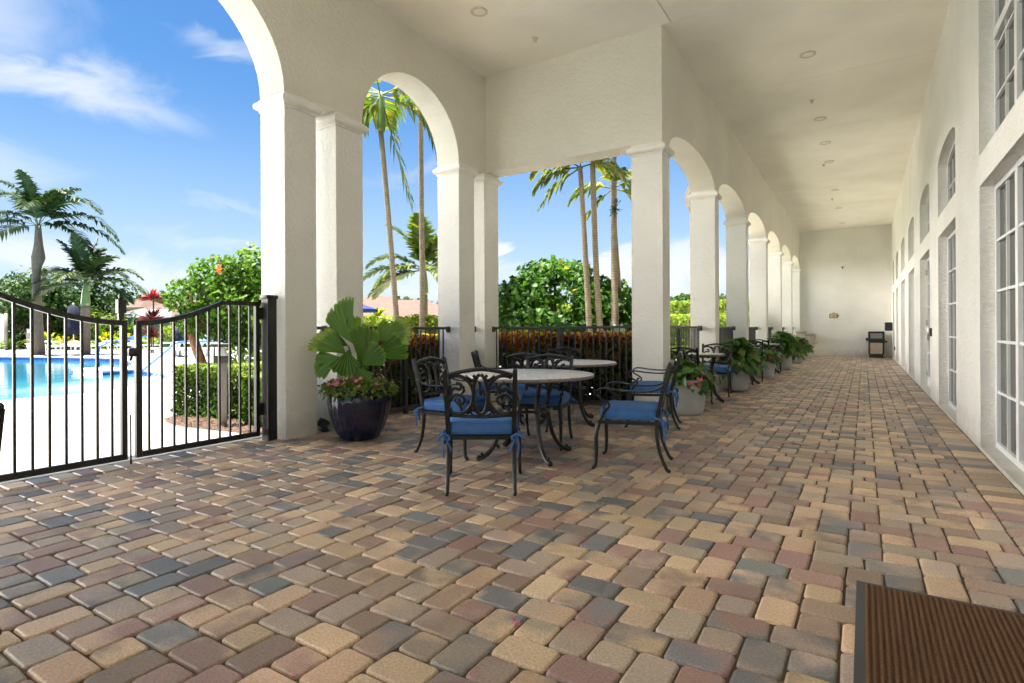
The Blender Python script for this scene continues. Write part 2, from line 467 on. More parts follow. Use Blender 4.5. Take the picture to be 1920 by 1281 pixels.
def tabletop():
    m, nt, p, out = newmat('mosaic_top')
    tc = N(nt, 'ShaderNodeTexCoord')
    vo = N(nt, 'ShaderNodeTexVoronoi', Scale=60.0)
    nz = N(nt, 'ShaderNodeTexNoise', Scale=34.0, Detail=4.0, Roughness=0.7)
    nt.links.new(tc.outputs['Object'], vo.inputs['Vector']); nt.links.new(tc.outputs['Object'], nz.inputs['Vector'])
    cr = N(nt, 'ShaderNodeValToRGB')
    cr.color_ramp.elements[0].position = 0.3; cr.color_ramp.elements[0].color = (0.26, 0.19, 0.13, 1)
    cr.color_ramp.elements[1].position = 0.62; cr.color_ramp.elements[1].color = (0.82, 0.71, 0.58, 1)
    nt.links.new(nz.outputs['Fac'], cr.inputs['Fac'])
    mx = N(nt, 'ShaderNodeMix', data_type='RGBA', blend_type='OVERLAY'); mx.inputs['Factor'].default_value = 0.35
    nt.links.new(cr.outputs['Color'], mx.inputs['A']); nt.links.new(vo.outputs['Color'], mx.inputs['B'])
    hs = N(nt, 'ShaderNodeHueSaturation'); hs.inputs['Saturation'].default_value = 0.6
    nt.links.new(mx.outputs['Result'], hs.inputs['Color']); nt.links.new(hs.outputs['Color'], p.inputs['Base Color'])
    p.inputs['Roughness'].default_value = 0.35
    return m
M['table'] = tabletop()

def matcarpet():
    m, nt, p, out = newmat('ribbed_carpet')
    g = N(nt, 'ShaderNodeNewGeometry')
    nz = N(nt, 'ShaderNodeTexNoise', Scale=260.0, Detail=3.0, Roughness=0.8)
    nt.links.new(g.outputs['Position'], nz.inputs['Vector'])
    cr = N(nt, 'ShaderNodeValToRGB')
    cr.color_ramp.elements[0].position = 0.3; cr.color_ramp.elements[0].color = (0.03, 0.015, 0.008, 1)
    cr.color_ramp.elements[1].position = 0.72; cr.color_ramp.elements[1].color = (0.24, 0.13, 0.075, 1)
    nt.links.new(nz.outputs['Fac'], cr.inputs['Fac']); nt.links.new(cr.outputs['Color'], p.inputs['Base Color'])
    p.inputs['Roughness'].default_value = 1.0; p.inputs['Specular IOR Level'].default_value = 0.1
    b = N(nt, 'ShaderNodeBump', Strength=0.8, Distance=0.004)
    nt.links.new(nz.outputs['Fac'], b.inputs['Height']); nt.links.new(b.outputs['Normal'], p.inputs['Normal'])
    return m
M['carpet'] = matcarpet()
M['rubber'] = simple('rubber_edge', (0.045, 0.045, 0.045), 0.7, bump=0.2, bscale=150)

def trunkmat(name, c1, c2, ring=26):
    m, nt, p, out = newmat(name)
    tc = N(nt, 'ShaderNodeTexCoord')
    wv = N(nt, 'ShaderNodeTexWave', wave_type='BANDS', bands_direction='Z'); wv.inputs['Scale'].default_value = ring / 6.28 * 2
    wv.inputs['Distortion'].default_value = 1.6; wv.inputs['Detail'].default_value = 2
    nt.links.new(tc.outputs['Object'], wv.inputs['Vector'])
    nz = N(nt, 'ShaderNodeTexNoise', Scale=9.0, Detail=5.0)
    nt.links.new(tc.outputs['Object'], nz.inputs['Vector'])
    md = N(nt, 'ShaderNodeMath', operation='MULTIPLY_ADD'); md.inputs[1].default_value = 0.45
    nt.links.new(wv.outputs['Fac'], md.inputs[0]); 
    ms = N(nt, 'ShaderNodeMath', operation='MULTIPLY'); ms.inputs[1].default_value = 0.7
    nt.links.new(nz.outputs['Fac'], ms.inputs[0]); nt.links.new(ms.outputs[0], md.inputs[2])
    cr = N(nt, 'ShaderNodeValToRGB')
    cr.color_ramp.elements[0].position = 0.25; cr.color_ramp.elements[0].color = rgba(c1)
    cr.color_ramp.elements[1].position = 0.75; cr.color_ramp.elements[1].color = rgba(c2)
    nt.links.new(md.outputs[0], cr.inputs['Fac']); nt.links.new(cr.outputs['Color'], p.inputs['Base Color'])
    p.inputs['Roughness'].default_value = 0.9
    b = N(nt, 'ShaderNodeBump', Strength=0.5, Distance=0.02)
    nt.links.new(md.outputs[0], b.inputs['Height']); nt.links.new(b.outputs['Normal'], p.inputs['Normal'])
    return m
M['palmtrunk'] = trunkmat('palm_trunk', (0.15, 0.105, 0.065), (0.42, 0.34, 0.24))
M['palmgrey'] = trunkmat('palm_trunk_grey', (0.11, 0.075, 0.048), (0.26, 0.19, 0.13), 16)
M['crownshaft'] = simple('crownshaft', (0.16, 0.24, 0.07), 0.4, vary=0.25, scale=4)

G1, G2, G3, G4 = (0.018, 0.045, 0.008), (0.04, 0.10, 0.014), (0.085, 0.17, 0.022), (0.16, 0.24, 0.03)
M['f_hib'] = foliage('hibiscus_leaf', [(0, (0.02, 0.05, 0.008)), (0.45, (0.055, 0.13, 0.015)), (0.8, (0.12, 0.22, 0.025)), (1, (0.22, 0.26, 0.035))])
M['f_round'] = foliage('seagrape_leaf', [(0, (0.018, 0.045, 0.010)), (0.5, (0.045, 0.12, 0.016)), (0.88, (0.10, 0.20, 0.028)), (0.95, (0.30, 0.24, 0.02)), (1, (0.36, 0.20, 0.02))])
M['f_box'] = foliage('box_leaf', [(0, (0.02, 0.05, 0.008)), (0.5, (0.07, 0.14, 0.018)), (1, (0.22, 0.27, 0.04))])
M['f_yel'] = foliage('clusia_leaf', [(0, (0.035, 0.075, 0.010)), (0.5, (0.095, 0.165, 0.018)), (1, (0.24, 0.28, 0.03))])
M['f_croton'] = foliage('croton_leaf', [(0, (0.018, 0.035, 0.009)), (0.35, (0.055, 0.085, 0.014)), (0.55, (0.12, 0.06, 0.014)), (0.75, (0.34, 0.085, 0.02)), (0.9, (0.48, 0.16, 0.025)), (1, (0.42, 0.34, 0.04))], trans=0.3)
M['f_cory'] = foliage('cordyline_leaf', [(0, (0.07, 0.012, 0.016)), (0.6, (0.20, 0.02, 0.026)), (1, (0.36, 0.05, 0.045))], trans=0.3)
M['f_dark'] = foliage('oak_leaf', [(0, (0.010, 0.026, 0.006)), (0.55, (0.026, 0.060, 0.013)), (1, (0.075, 0.13, 0.022))], trans=0.25)
M['f_mid'] = foliage('mid_leaf', [(0, (0.02, 0.042, 0.012)), (0.55, (0.055, 0.10, 0.022)), (1, (0.13, 0.18, 0.035))], trans=0.25)
M['f_palm'] = foliage('palm_leaf', [(0, (0.03, 0.065, 0.009)), (0.5, (0.085, 0.14, 0.014)), (0.85, (0.20, 0.21, 0.024)), (1, (0.30, 0.25, 0.05))], trans=0.35, spec=0.5)
M['f_palmd'] = foliage('dark_palm_leaf', [(0, (0.014, 0.032, 0.010)), (0.6, (0.035, 0.068, 0.016)), (1, (0.09, 0.11, 0.03))], trans=0.2)
M['f_fan'] = foliage('fan_leaf', [(0, (0.045, 0.12, 0.016)), (0.4, (0.13, 0.25, 0.03)), (0.74, (0.32, 0.44, 0.07)), (0.86, (0.30, 0.20, 0.03)), (1, (0.24, 0.07, 0.02))], trans=0.3, rough=0.32, spec=0.5)
M['f_pot'] = foliage('begonia_leaf', [(0, (0.035, 0.10, 0.02)), (0.5, (0.085, 0.21, 0.032)), (1, (0.24, 0.36, 0.06))], trans=0.3, rough=0.3, spec=0.5)
M['f_agave'] = foliage('agave_leaf', [(0, (0.11, 0.16, 0.13)), (1, (0.30, 0.36, 0.30))], trans=0.1)
M['f_bright'] = foliage('ginger_leaf', [(0, (0.05, 0.10, 0.010)), (0.6, (0.16, 0.25, 0.02)), (0.93, (0.34, 0.36, 0.03)), (1, (0.55, 0.18, 0.03))], trans=0.35)

# ------------------------------------------------------------------ dimensions
XA, XB, XR = -5.363, -2.374, 0.965           # inner faces: left arcade, right arcade, house wall
CW = 0.43                                     # column width
ZS, ZC = 3.83, 5.435                          # springing, ceiling
YB, YE = 7.73, 27.62
rnd = random.Random(7)

# ------------------------------------------------------------------ veranda floor: individual pavers in one sheet
def build_floor():
    m = 0.0788
    ox, oy = -1.343 + 0.0012, 2.012
    piece = [(1, 0, 4, 2), (2, 2, 4, 4), (0, 2, 2, 5), (2, 4, 5, 6), (4, 1, 6, 4), (6, 2, 8, 4)]
    rects = []
    x0l, x1l, y0l, y1l = -5.50, 0.7, -1.6, YE - 0.02
    for i in range(-60, 120):
        for j in range(-120, 120):
            bx, by = 4 * i + 4 * j, 4 * i - 4 * j
            X, Y = ox + bx * m, oy + by * m
            if X < x0l - 1 or X > x1l + 0.5 or Y < y0l - 1 or Y > y1l + 0.5: continue
            for (a, b, c, d) in piece:
                r = [X + a * m, Y + b * m, X + c * m, Y + d * m]
                cx, cy = (r[0] + r[2]) / 2, (r[1] + r[3]) / 2
                r[0] = max(r[0], x0l); r[2] = min(r[2], 0.706); r[1] = max(r[1], y0l); r[3] = min(r[3], y1l)
                if r[2] - r[0] < 0.05 or r[3] - r[1] < 0.05: continue
                if cx < XB - CW + 0.05 and cy > YB + 0.45: continue
                rects.append(r)
    y = y0l
    while y < y1l - 0.1:                      # soldier course along the house wall
        rects.append([0.706, y, 0.955, min(y + 2 * m, y1l)]); y += 2 * m
    y = y0l
    while y < YB:                             # border course at the gate side
        rects.append([-5.50 - 3 * m, y, -5.50, y + 2 * m]); y += 2 * m
    TAN, TAUPE, CHAR, RED, BRN = (0.57, 0.405, 0.255), (0.40, 0.315, 0.24), (0.175, 0.172, 0.172), (0.33, 0.20, 0.165), (0.31, 0.215, 0.155)
    pal = [(TAN, 0.31), (TAUPE, 0.22), (CHAR, 0.16), (RED, 0.14), (BRN, 0.17)]
    def pick():
        t = rnd.random() * sum(w for _, w in pal)
        for c, w in pal:
            t -= w
            if t <= 0: break
        k = rnd.uniform(0.78, 1.2)
        return tuple(ch * k * rnd.uniform(0.96, 1.04) for ch in c)
    V = []; F = []; SM = []; CA = []; CB = []
    for (x0, y0, x1, y1) in rects:
        g = 0.0040
        x0 += g; y0 += g; x1 -= g; y1 -= g
        dist = math.hypot((x0 + x1) / 2, (y0 + y1) / 2)
        seg = 4 if dist < 6 else (2 if dist < 12 else 1)
        dz = rnd.uniform(-0.0016, 0.0012); tx, ty = rnd.uniform(-0.009, 0.009), rnd.uniform(-0.009, 0.009)
        cx, cy = (x0 + x1) / 2, (y0 + y1) / 2
        base = len(V)
        rings = [(0.0, -0.018, 0.020), (0.0012, -0.0075, 0.021), (0.0048, -0.0022, 0.022), (0.0105, 0.0, 0.022)]
        if dist > 12: rings = [rings[0], rings[2], rings[3]]
        jit = [(rnd.uniform(-0.0028, 0.0028), rnd.uniform(-0.0028, 0.0028)) for _ in range(4)]
        n = 4 * (seg + 1)
        for (ins, z, rad) in rings:
            for q, (sx, sy, a0) in enumerate(((1, 1, 0), (-1, 1, 90), (-1, -1, 180), (1, -1, 270))):
                px = (x1 if sx > 0 else x0) + jit[q][0] - sx * ins
                py = (y1 if sy > 0 else y0) + jit[q][1] - sy * ins
                for k in range(seg + 1):
                    a = R(a0 + 90 * k / seg)
                    X = px - sx * rad + math.cos(a) * rad
                    Y = py - sy * rad + math.sin(a) * rad
                    if dist < 7:
                        X += rnd.uniform(-0.0011, 0.0011); Y += rnd.uniform(-0.0011, 0.0011)
                    V.append((X, Y, z + dz + (X - cx) * tx + (Y - cy) * ty))
        nr = len(rings)
        for i in range(nr - 1):
            for k in range(n):
                F.append((base + i * n + k, base + i * n + (k + 1) % n, base + (i + 1) * n + (k + 1) % n, base + (i + 1) * n + k)); SM.append(True)
        F.append(tuple(base + (nr - 1) * n + k for k in range(n))); SM.append(False)
        ca = pick()
        cb = ca if rnd.random() < 0.35 else pick()
        cnt = len(V) - base
        CA.extend([*ca, 1.0] * cnt); CB.extend([*cb, 1.0] * cnt)
    me = bpy.data.meshes.new('veranda_floor')
    b = len(V)
    me.from_pydata(V, [], F)
    me.polygons.foreach_set('use_smooth', SM)
    for nme, dat in (('cola', CA), ('colb', CB)):
        at = me.attributes.new(nme, 'FLOAT_COLOR', 'POINT'); at.data.foreach_set('color', dat)
    me.materials.append(M['paver'])
    o = bpy.data.objects.new('veranda_floor', me); col.objects.link(o)
    tag(o, kind='structure')
    mb = MB()
    mb.box(-5.76, -1.7, -0.06, 0.965, YE, -0.0135)
    mb.box(-5.76, -1.76, -0.06, 0.965, -1.703, -0.004)
    mb.build('paving_bed', M['joint'], kind='structure')
build_floor()

# ------------------------------------------------------------------ clubhouse
club = empty('clubhouse', (0, 0, 0), 0, 'cream stucco clubhouse with arched veranda, square columns and tall white windows', 'building')

def arch_pts(yc, a, b, zs, n=28):
    # from +y side to -y side over the top
    return [(yc + a * math.cos(PI * k / n), zs + b * math.sin(PI * k / n)) for k in range(n + 1)]

# left arcade wall (plane x = XA, thickness CW outwards)
def mapA(a, b, d): return (XA - d, a, b)
outer = [(-6.9, 5.62), (-6.9, -0.02), (-0.5, -0.02), (-0.5, ZS), (0.98 - CW, ZS), (0.98, ZS)]  # solid stretch behind the camera is added to block light from the left
outer += list(reversed(arch_pts(2.42, 1.44, 1.18, ZS)))[1:]
outer += [(4.99, ZS)]
outer += list(reversed(arch_pts(5.985, 0.995, 0.945, ZS)))[1:]
outer += [(8.09, ZS), (8.09, 5.62)]
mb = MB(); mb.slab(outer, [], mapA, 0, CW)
mb.build('arcade_wall', M['wallshade'], club, recalc=True)
# header beam across the return
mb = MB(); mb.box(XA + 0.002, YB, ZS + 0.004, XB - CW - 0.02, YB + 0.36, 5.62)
mb.build('header_beam', M['wallshade'], club)
# right arcade wall
def mapB(a, b, d): return (XB - d, a, b)
ys = [YB, 10.98, 14.25, 17.52, 20.80, 24.12, 27.42]
outer = [(YB, 5.62), (YB, ZS), (8.07, ZS)]
for i in range(6):
    y0, y1 = ys[i] + 0.34, ys[i + 1]
    if i > 0: outer.append((y0, ZS))
    outer += list(reversed(arch_pts((y0 + y1) / 2, (y1 - y0) / 2, 0.37, ZS, 24)))[1:]
outer += [(YE, ZS), (YE, 5.62)]
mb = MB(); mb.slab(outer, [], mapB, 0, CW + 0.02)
mb.build('arcade_wall', M['wallshade'], club, recalc=True)

def column(x0, x1, y0, y1, side=None):
    mb = MB(); mb.box(x0, y0, -0.01, x1, y1, ZS - 0.002)
    c = mb.build('column', M['wall'] , club)
    prof = [(0.0015, 3.665), (0.014, 3.668), (0.014, 3.688), (0.03, 3.694), (0.052, 3.712), (0.060, 3.738), (0.055, 3.764), (0.036, 3.782), (0.018, 3.786), (0.018, 3.803), (0.0015, 3.806)]
    vs = []; fs = []
    for (o_, z) in prof:
        vs += [(x0 - o_, y0 - o_, z), (x1 + o_, y0 - o_, z), (x1 + o_, y1 + o_, z), (x0 - o_, y1 + o_, z)]
    for i in range(len(prof) - 1):
        for k in range(4):
            fs.append((i * 4 + k, i * 4 + (k + 1) % 4, (i + 1) * 4 + (k + 1) % 4, (i + 1) * 4 + k))
    mb = MB(); mb.add(vs, fs)
    mb.build('capital', M['trim'], c)
for (a, b) in ((0.55, 0.98), (3.865, 4.28), (4.57, 4.99), (6.98, 7.385), (7.67, 8.09)):
    column(XA - CW, XA, a, b)
for i, y in enumerate(ys):
    column(XB - CW - 0.02, XB, y, (y + 0.34) if i < 6 else YE + 0.05)

# house wall with windows
def mapR(a, b, d): return (XR + d, a, b)
bays = [(-1.45, 0.42, 'w'), (1.9, 3.77, 'd'), (5.25, 7.10, 'w'), (8.79, 10.72, 'w'), (12.06, 14.0, 'd'), (15.5, 17.45, 'w'), (18.95, 20.85, 'd'), (22.45, 24.1, 'w'), (25.4, 26.6, 'w')]
holes = []
for (a, b, k) in bays:
    holes.append([(a, 0.028), (b, 0.028), (b, 2.572), (a, 2.572)])
    yc = (a + b) / 2
    zs_, ab_ = (4.35, 0.72) if 5 < a < 6 or a < 3 else (3.63, 0.17)
    holes.append([(a, 2.87), (b, 2.87)] + arch_pts(yc, (b - a) / 2, ab_, zs_, 14))
mb = MB(); mb.slab([(-7, -0.02), (YE, -0.02), (YE, 5.62), (-7, 5.62)], holes, mapR, 0, 0.26)
mb.build('house_wall', M['wall'], club, recalc=True)
DX = XR + 0.115
for bi, (a, b, k) in enumerate(bays):
    # lower unit
    def unit(z0, z1, top, nrow, name, door=False, ab=0.17):
        fr = MB(); gl = MB()
        w = 0.055; x0, x1 = DX, DX + 0.05
        fr.box(x0, a + .001, z0, x1, a + w, z1); fr.box(x0, b - w, z0, x1, b - .001, z1)
        fr.box(x0, a + w, z0, x1, b - w, z0 + w + (0.16 if door else 0)); 
        if not top: fr.box(x0, a + w, z1 - w, x1, b - w, z1 - .001)
        yc = (a + b) / 2
        fr.box(x0 - 0.004, yc - 0.045, z0 + .002, x1 - .002, yc + 0.045, z1)
        zb = z0 + w + (0.16 if door else 0)
        for h, (ya, yb) in enumerate(((a + w, yc - 0.045), (yc + 0.045, b - w))):
            ym = (ya + yb) / 2
            fr.box(x0 + 0.008, ym - 0.011, zb, x1 - 0.01, ym + 0.011, z1 - (0 if top else w))
            for r in range(1, nrow):
                z = zb + (z1 - (0 if top else w) - zb) * r / nrow
                fr.box(x0 + 0.006, ya, z - 0.012, x1 - 0.012, yb, z + 0.012)
        if top:
            prof = arch_pts(yc, (b - a) / 2, ab, z1, 14); inn = arch_pts(yc, (b - a) / 2 - w, ab - 0.045, z1, 14)
            if ab > 0.5: fr.box(x0 - 0.012, a + w, 3.96, x1 - 0.006, b - w, 4.05)
            fr.slab(prof + list(reversed(inn)), [], lambda p, q, d: (x0 + d, p, q), 0, 0.05)
            fr.box(x0 - 0.002, yc - 0.02, z1, x1, yc + 0.02, z1 + ab - 0.04)
        fo = fr.build(name, M['frame'], club)
        gl.add([(x0 + 0.03, a, z0), (x0 + 0.03, b, z0), (x0 + 0.03, b, z1 + (ab if top else 0)), (x0 + 0.03, a, z1 + (ab if top else 0))], [(0, 3, 2, 1)])
        gl.build('pane', M['glass'], fo)
        return fo
    fo = unit(0.03, 2.57, False, 5, 'door' if k == 'd' else 'window', k == 'd')
    if k == 'd':
        yc = (a + b) / 2
        mb = MB()
        for s in (-1, 1):
            p = [(DX - 0.006, yc + s * 0.09, 0.95), (DX - 0.06, yc + s * 0.09, 0.97), (DX - 0.06, yc + s * 0.09, 1.22), (DX - 0.006, yc + s * 0.09, 1.24)]
            mb.tube(p, 0.012, 8)
            mb.box(DX - 0.008, yc + s * 0.09 - 0.03, 0.9, DX - 0.0045, yc + s * 0.09 + 0.03, 1.29)
        mb.build('handle', M['steel'], fo)
        for z in (0.3, 1.3, 2.3):
            mb = MB(); mb.tube([(DX - 0.012, b - 0.03, z - 0.05), (DX - 0.012, b - 0.03, z + 0.05)], 0.014, 8)
            mb.build('hinge', M['steel'], fo)
    tall = 5 < a < 6 or a < 3
    unit(2.872, 4.35 if tall else 3.63, True, 3 if tall else 2, 'transom_window', ab=0.72 if tall else 0.17)
    mb = MB(); mb.box(XR - 0.006, a + .002, -0.01, DX + 0.06, b - .002, 0.0275); mb.build('sill', M['sill'], club)
# end wall
mb = MB(); mb.box(XB - CW - 0.02, YE + 0.001, -0.01, XR + 0.3, YE + 0.3, 5.62); mb.build('end_wall', M['wall'], club)
# ceiling boards
mb = MB()
seams = [-6.9, -3.8, -1.0, 1.9, 4.85, 7.735, 10.715, 13.56, 16.41, 19.36, 22.2, 25.05, YE]
for a, b in zip(seams[:-1], seams[1:]):
    if b <= 7.8:
        mb.box(XA, a + 0.005, ZC, -2.246, b - 0.005, ZC + 0.012)
        mb.box(-2.234, a + 0.005, ZC, XR, b - 0.005, ZC + 0.012)
    else:
        mb.box(XB, a + 0.005, ZC, XR, b - 0.005, ZC + 0.012)
mb.build('ceiling', M['ceil'], club)
mb = MB(); mb.box(XA, -6.9, ZC + 0.014, XR, 8.0, ZC + 0.05); mb.box(XB, 8.003, ZC + 0.014, XR, YE, ZC + 0.05)
mb.build('ceiling_backing', M['seam'], club)
# roof slab, its unseen eaves sized to block sun, and the building volume behind the wall
mb = MB()
mb.slab([(-6.75, -7.0), (XR + 0.3, -7.0), (XR + 0.3, -3.6), (9, -3.6), (9, 29.5), (-3.75, 29.5), (-3.75, 9.0), (-6.75, 9.0)], [], lambda a, b, d: (a, b, d), 5.63, 5.85)
mb.build('roof', M['roof'], club)
mb = MB(); mb.box(XR + 0.55, -3, -0.02, 9, YE, 5.62); mb.build('rear_block', M['darkhole'], club)
# downspout on the outside of the second right column
mb = MB()
xo = XB - CW - 0.02
pth = catmull([(xo - 0.03, 11.2, 0.1), (xo - 0.03, 11.2, 3.3), (xo - 0.05, 11.2, 3.5), (xo - 0.12, 11.2, 3.68), (xo - 0.12, 11.2, 3.84), (xo - 0.04, 11.2, 4.05), (xo - 0.03, 11.2, 4.3), (xo - 0.03, 11.2, 5.6)], 4)
mb.tube(pth, 0.032, 4)
mb.build('downspout', simple('downspout_paint', (0.62, 0.52, 0.45), 0.6), club)

# ------------------------------------------------------------------ ceiling lights and sprinklers
def ceil_light(x, y, label):
    t = empty('ceiling_light', (x, y, ZC), 0, label, 'ceiling light', 'recessed lights in the veranda ceiling')
    mb = MB(); mb.lathe([(0.115, -0.001), (0.115, -0.009), (0.104, -0.014), (0.083, -0.012), (0.078, -0.005)], 28); mb.build('trim_ring', M['brass'], t)
    mb = MB(); mb.lathe([(0.0001, -0.0035), (0.05, -0.004), (0.080, -0.0055)], 24); mb.build('lens', M['trim'], t)
lab = ['round recessed light in the ceiling bay nearest the gate arches', 'largest round recessed light over the long corridor', 'second recessed light along the corridor ceiling', 'third recessed light along the corridor ceiling',
       'fourth recessed light along the corridor ceiling', 'fifth recessed light along the corridor ceiling', 'sixth recessed light along the corridor ceiling', 'farthest recessed light, close to the end wall']
for (x, y), l in zip([(-4.32, 6.08), (-0.72, 9.78), (-0.73, 12.91), (-0.73, 14.65), (-0.73, 16.34), (-0.73, 19.76), (-0.73, 22.82), (-0.73, 26.2)], lab):
    ceil_light(x, y, l)
slab = ['small sprinkler head beside the gate bay ceiling light', 'small sprinkler head between the first and second corridor lights', 'small sprinkler head close to the fourth corridor light', 'small sprinkler head near the far corridor lights']
for (x, y), l in zip([(-4.03, 7.07), (-0.80, 11.79), (-0.86, 16.56), (-0.86, 21.1)], slab):
    mb = MB(); mb.lathe([(0.045, 0), (0.045, -0.008), (0.018, -0.014), (0.012, -0.04), (0.03, -0.045), (0.03, -0.05), (0.0001, -0.05)], 16)
    o = mb.build('sprinkler_head', M['brass']); o.location = (x, y, ZC); tag(o, l, 'sprinkler', 'ceiling sprinkler heads')

# ------------------------------------------------------------------ gate
XG = -5.6
def gate_leaf(ya, yb, label, flip):
    # ya: meeting stile side, yb: hinge side ; profile rises towards the hinge
    t = empty('gate_leaf', (XG, ya, 0), 0, label, 'gate', 'double leaf pool gate')
    s = 1 if yb > ya else -1
    L = abs(yb - ya)
    def top(d):
        k = min(max((d - 0.05) / (0.66 * L - 0.05), 0), 1)
        return 1.295 + 0.215 * (k ** 1.75)
    hw = 0.022
    mb = MB()
    mb.box(-hw, min(0, s * 0.045), 0.05, hw, max(0, s * 0.045), top(0.02))
    mb.box(-hw, min(s * (L - 0.045), s * L), 0.05, hw, max(s * (L - 0.045), s * L), top(L))
    mb.box(-hw, min(s * 0.045, s * (L - 0.045)), 0.05, hw, max(s * 0.045, s * (L - 0.045)), 0.10)
    P = []
    n = 26
    vs = []; fs = []
    for i in range(n + 1):
        d = L * i / n
        z = top(d)
        vs += [(-hw - 0.003, s * d, z - 0.045), (hw + 0.003, s * d, z - 0.045), (hw + 0.003, s * d, z), (-hw - 0.003, s * d, z)]
    for i in range(n):
        for k in range(4):
            fs.append((i * 4 + k, i * 4 + (k + 1) % 4, i * 4 + 4 + (k + 1) % 4, i * 4 + 4 + k))
    fs.append((3, 2, 1, 0)); fs.append((n * 4, n * 4 + 1, n * 4 + 2, n * 4 + 3))
    mb.add(vs, fs)
    mb.build('frame', M['blackmetal'], t, recalc=True)
    d = 0.115
    while d < L - 0.07:
        mb = MB(); mb.box(-0.0095, s * d - 0.0095, 0.095, 0.0095, s * d + 0.0095, top(d) - 0.03)
        mb.build('picket', M['blackmetal'], t); d += 0.1115
    return t
gl = gate_leaf(2.475, 3.70, 'right black picket gate leaf, hinged on the column post', False)
gr = gate_leaf(2.405, 1.06, 'left black picket gate leaf, cut off by the photo edge', False)
# hinges, latch, drop bolt
for z in (0.28, 1.32):
    mb = MB(); mb.box(0.0, 1.215, z, 0.05, 1.275, z + 0.13); mb.build('hinge', M['blackmetal'], gl)
mb = MB(); mb.box(-0.05, -0.05, 1.30, -0.022, -0.005, 1.47); mb.box(-0.06, -0.06, 1.36, -0.008, 0.006, 1.48); mb.tube([(-0.035, -0.027, 1.48), (-0.035, -0.027, 1.52)], 0.017, 10)
mb.tube([(-0.035, -0.027, 1.3), (-0.035, -0.027, 0.82)], 0.010, 8)
mb.build('latch', M['blackmetal'], gr)
mb = MB(); mb.bbox(-0.03, -0.055, 0.97, 0.03, 0.01, 1.045, 0.012); mb.tube([(0, -0.025, 0.97), (0, -0.04, 0.93)], 0.012, 8); mb.build('lock_box', M['blackmetal'], gl)
mb = MB(); mb.tube([(0.028, 0.02, 0.45), (0.028, 0.02, 0.005)], 0.008, 8); mb.build('drop_bolt', M['blackmetal'], gr)
mb = MB(); mb.box(-0.01, 0.045, 0.05, 0.024, 0.05, 1.25); mb.build('stop_plate', simple('worn_stop', (0.14, 0.13, 0.11), 0.5), gl)
# post
t = empty('gate_post', (-5.52, 3.775, 0), 0, 'square black gate post with a flat cap against the first column', 'gate post')
mb = MB(); mb.box(-0.055, -0.055, 0, 0.055, 0.055, 1.545); mb.build('shaft', M['blackmetal'], t)
mb = MB(); mb.bbox(-0.068, -0.068, 1.545, 0.068, 0.068, 1.585, 0.008); mb.build('cap', M['blackmetal'], t)
mb = MB(); mb.box(-5.86, -1.7, -0.05, -5.742, 3.86, 0.0035); o = mb.build('gate_threshold', M['concrete'], kind='structure')

# ------------------------------------------------------------------ railings
def railing(p0, p1, label, post=True, group='bronze picket railings between the columns'):
    p0 = Vector(p0); p1 = Vector(p1)
    d = p1 - p0; L = d.length
    t = empty('railing', p0, math.atan2(d.y, d.x), label, 'railing', group)
    mt = M['railmetal']
    mb = MB(); mb.bbox(0.012, -0.026, 1.208, L - 0.012, 0.026, 1.246, 0.008); mb.build('top_rail', mt, t)
    mb = MB(); mb.box(0.03, -0.014, 0.075, L - 0.03, 0.014, 0.105); mb.build('bottom_rail', mt, t)
    for x in (0, L):
        s = 1 if x == 0 else -1
        mb = MB(); mb.bbox(min(x, x + s * 0.018), -0.04, 1.16, max(x, x + s * 0.018), 0.04, 1.255, 0.006); mb.bbox(min(x + s * 0.018, x + s * 0.05), -0.028, 1.18, max(x + s * 0.018, x + s * 0.05), 0.028, 1.2475, 0.01)
        mb.build('bracket', mt, t)
    if post:
        mb = MB(); mb.box(L / 2 - 0.028, -0.027, 0, L / 2 + 0.028, 0.027, 1.206)
        mb.build('post', mt, t)
    x = 0.07 if L > 0.6 else 0.05
    while x < L - 0.04:
        if not post or abs(x - L / 2) > 0.045:
            mb = MB(); mb.box(x - 0.0085, -0.0085, 0.105, x + 0.0085, 0.0085, 1.209)
            mb.build('picket', mt, t)
        x += 0.105
    return t
railing((-5.58, 4.28, 0), (-5.58, 4.57, 0), 'very short railing in the narrow gap behind the blue pot', False)
railing((-5.58, 4.99, 0), (-5.58, 6.98, 0), 'picket railing under the full arch, behind the blue pot')
railing((-5.58, 7.385, 0), (-5.58, 7.67, 0), 'very short railing in the gap between the corner column pair', False)
railing((XA, 7.92, 0), (XB - CW - 0.02, 7.92, 0), 'wide picket railing under the flat beam, behind the back table')
nm = ['first', 'second', 'third', 'fourth', 'fifth', 'sixth']
for i in range(6):
    railing((XB - 0.28, ys[i] + 0.34, 0), (XB - 0.28, ys[i + 1], 0), nm[i] + ' railing bay of the corridor arcade, counted from the corner column')

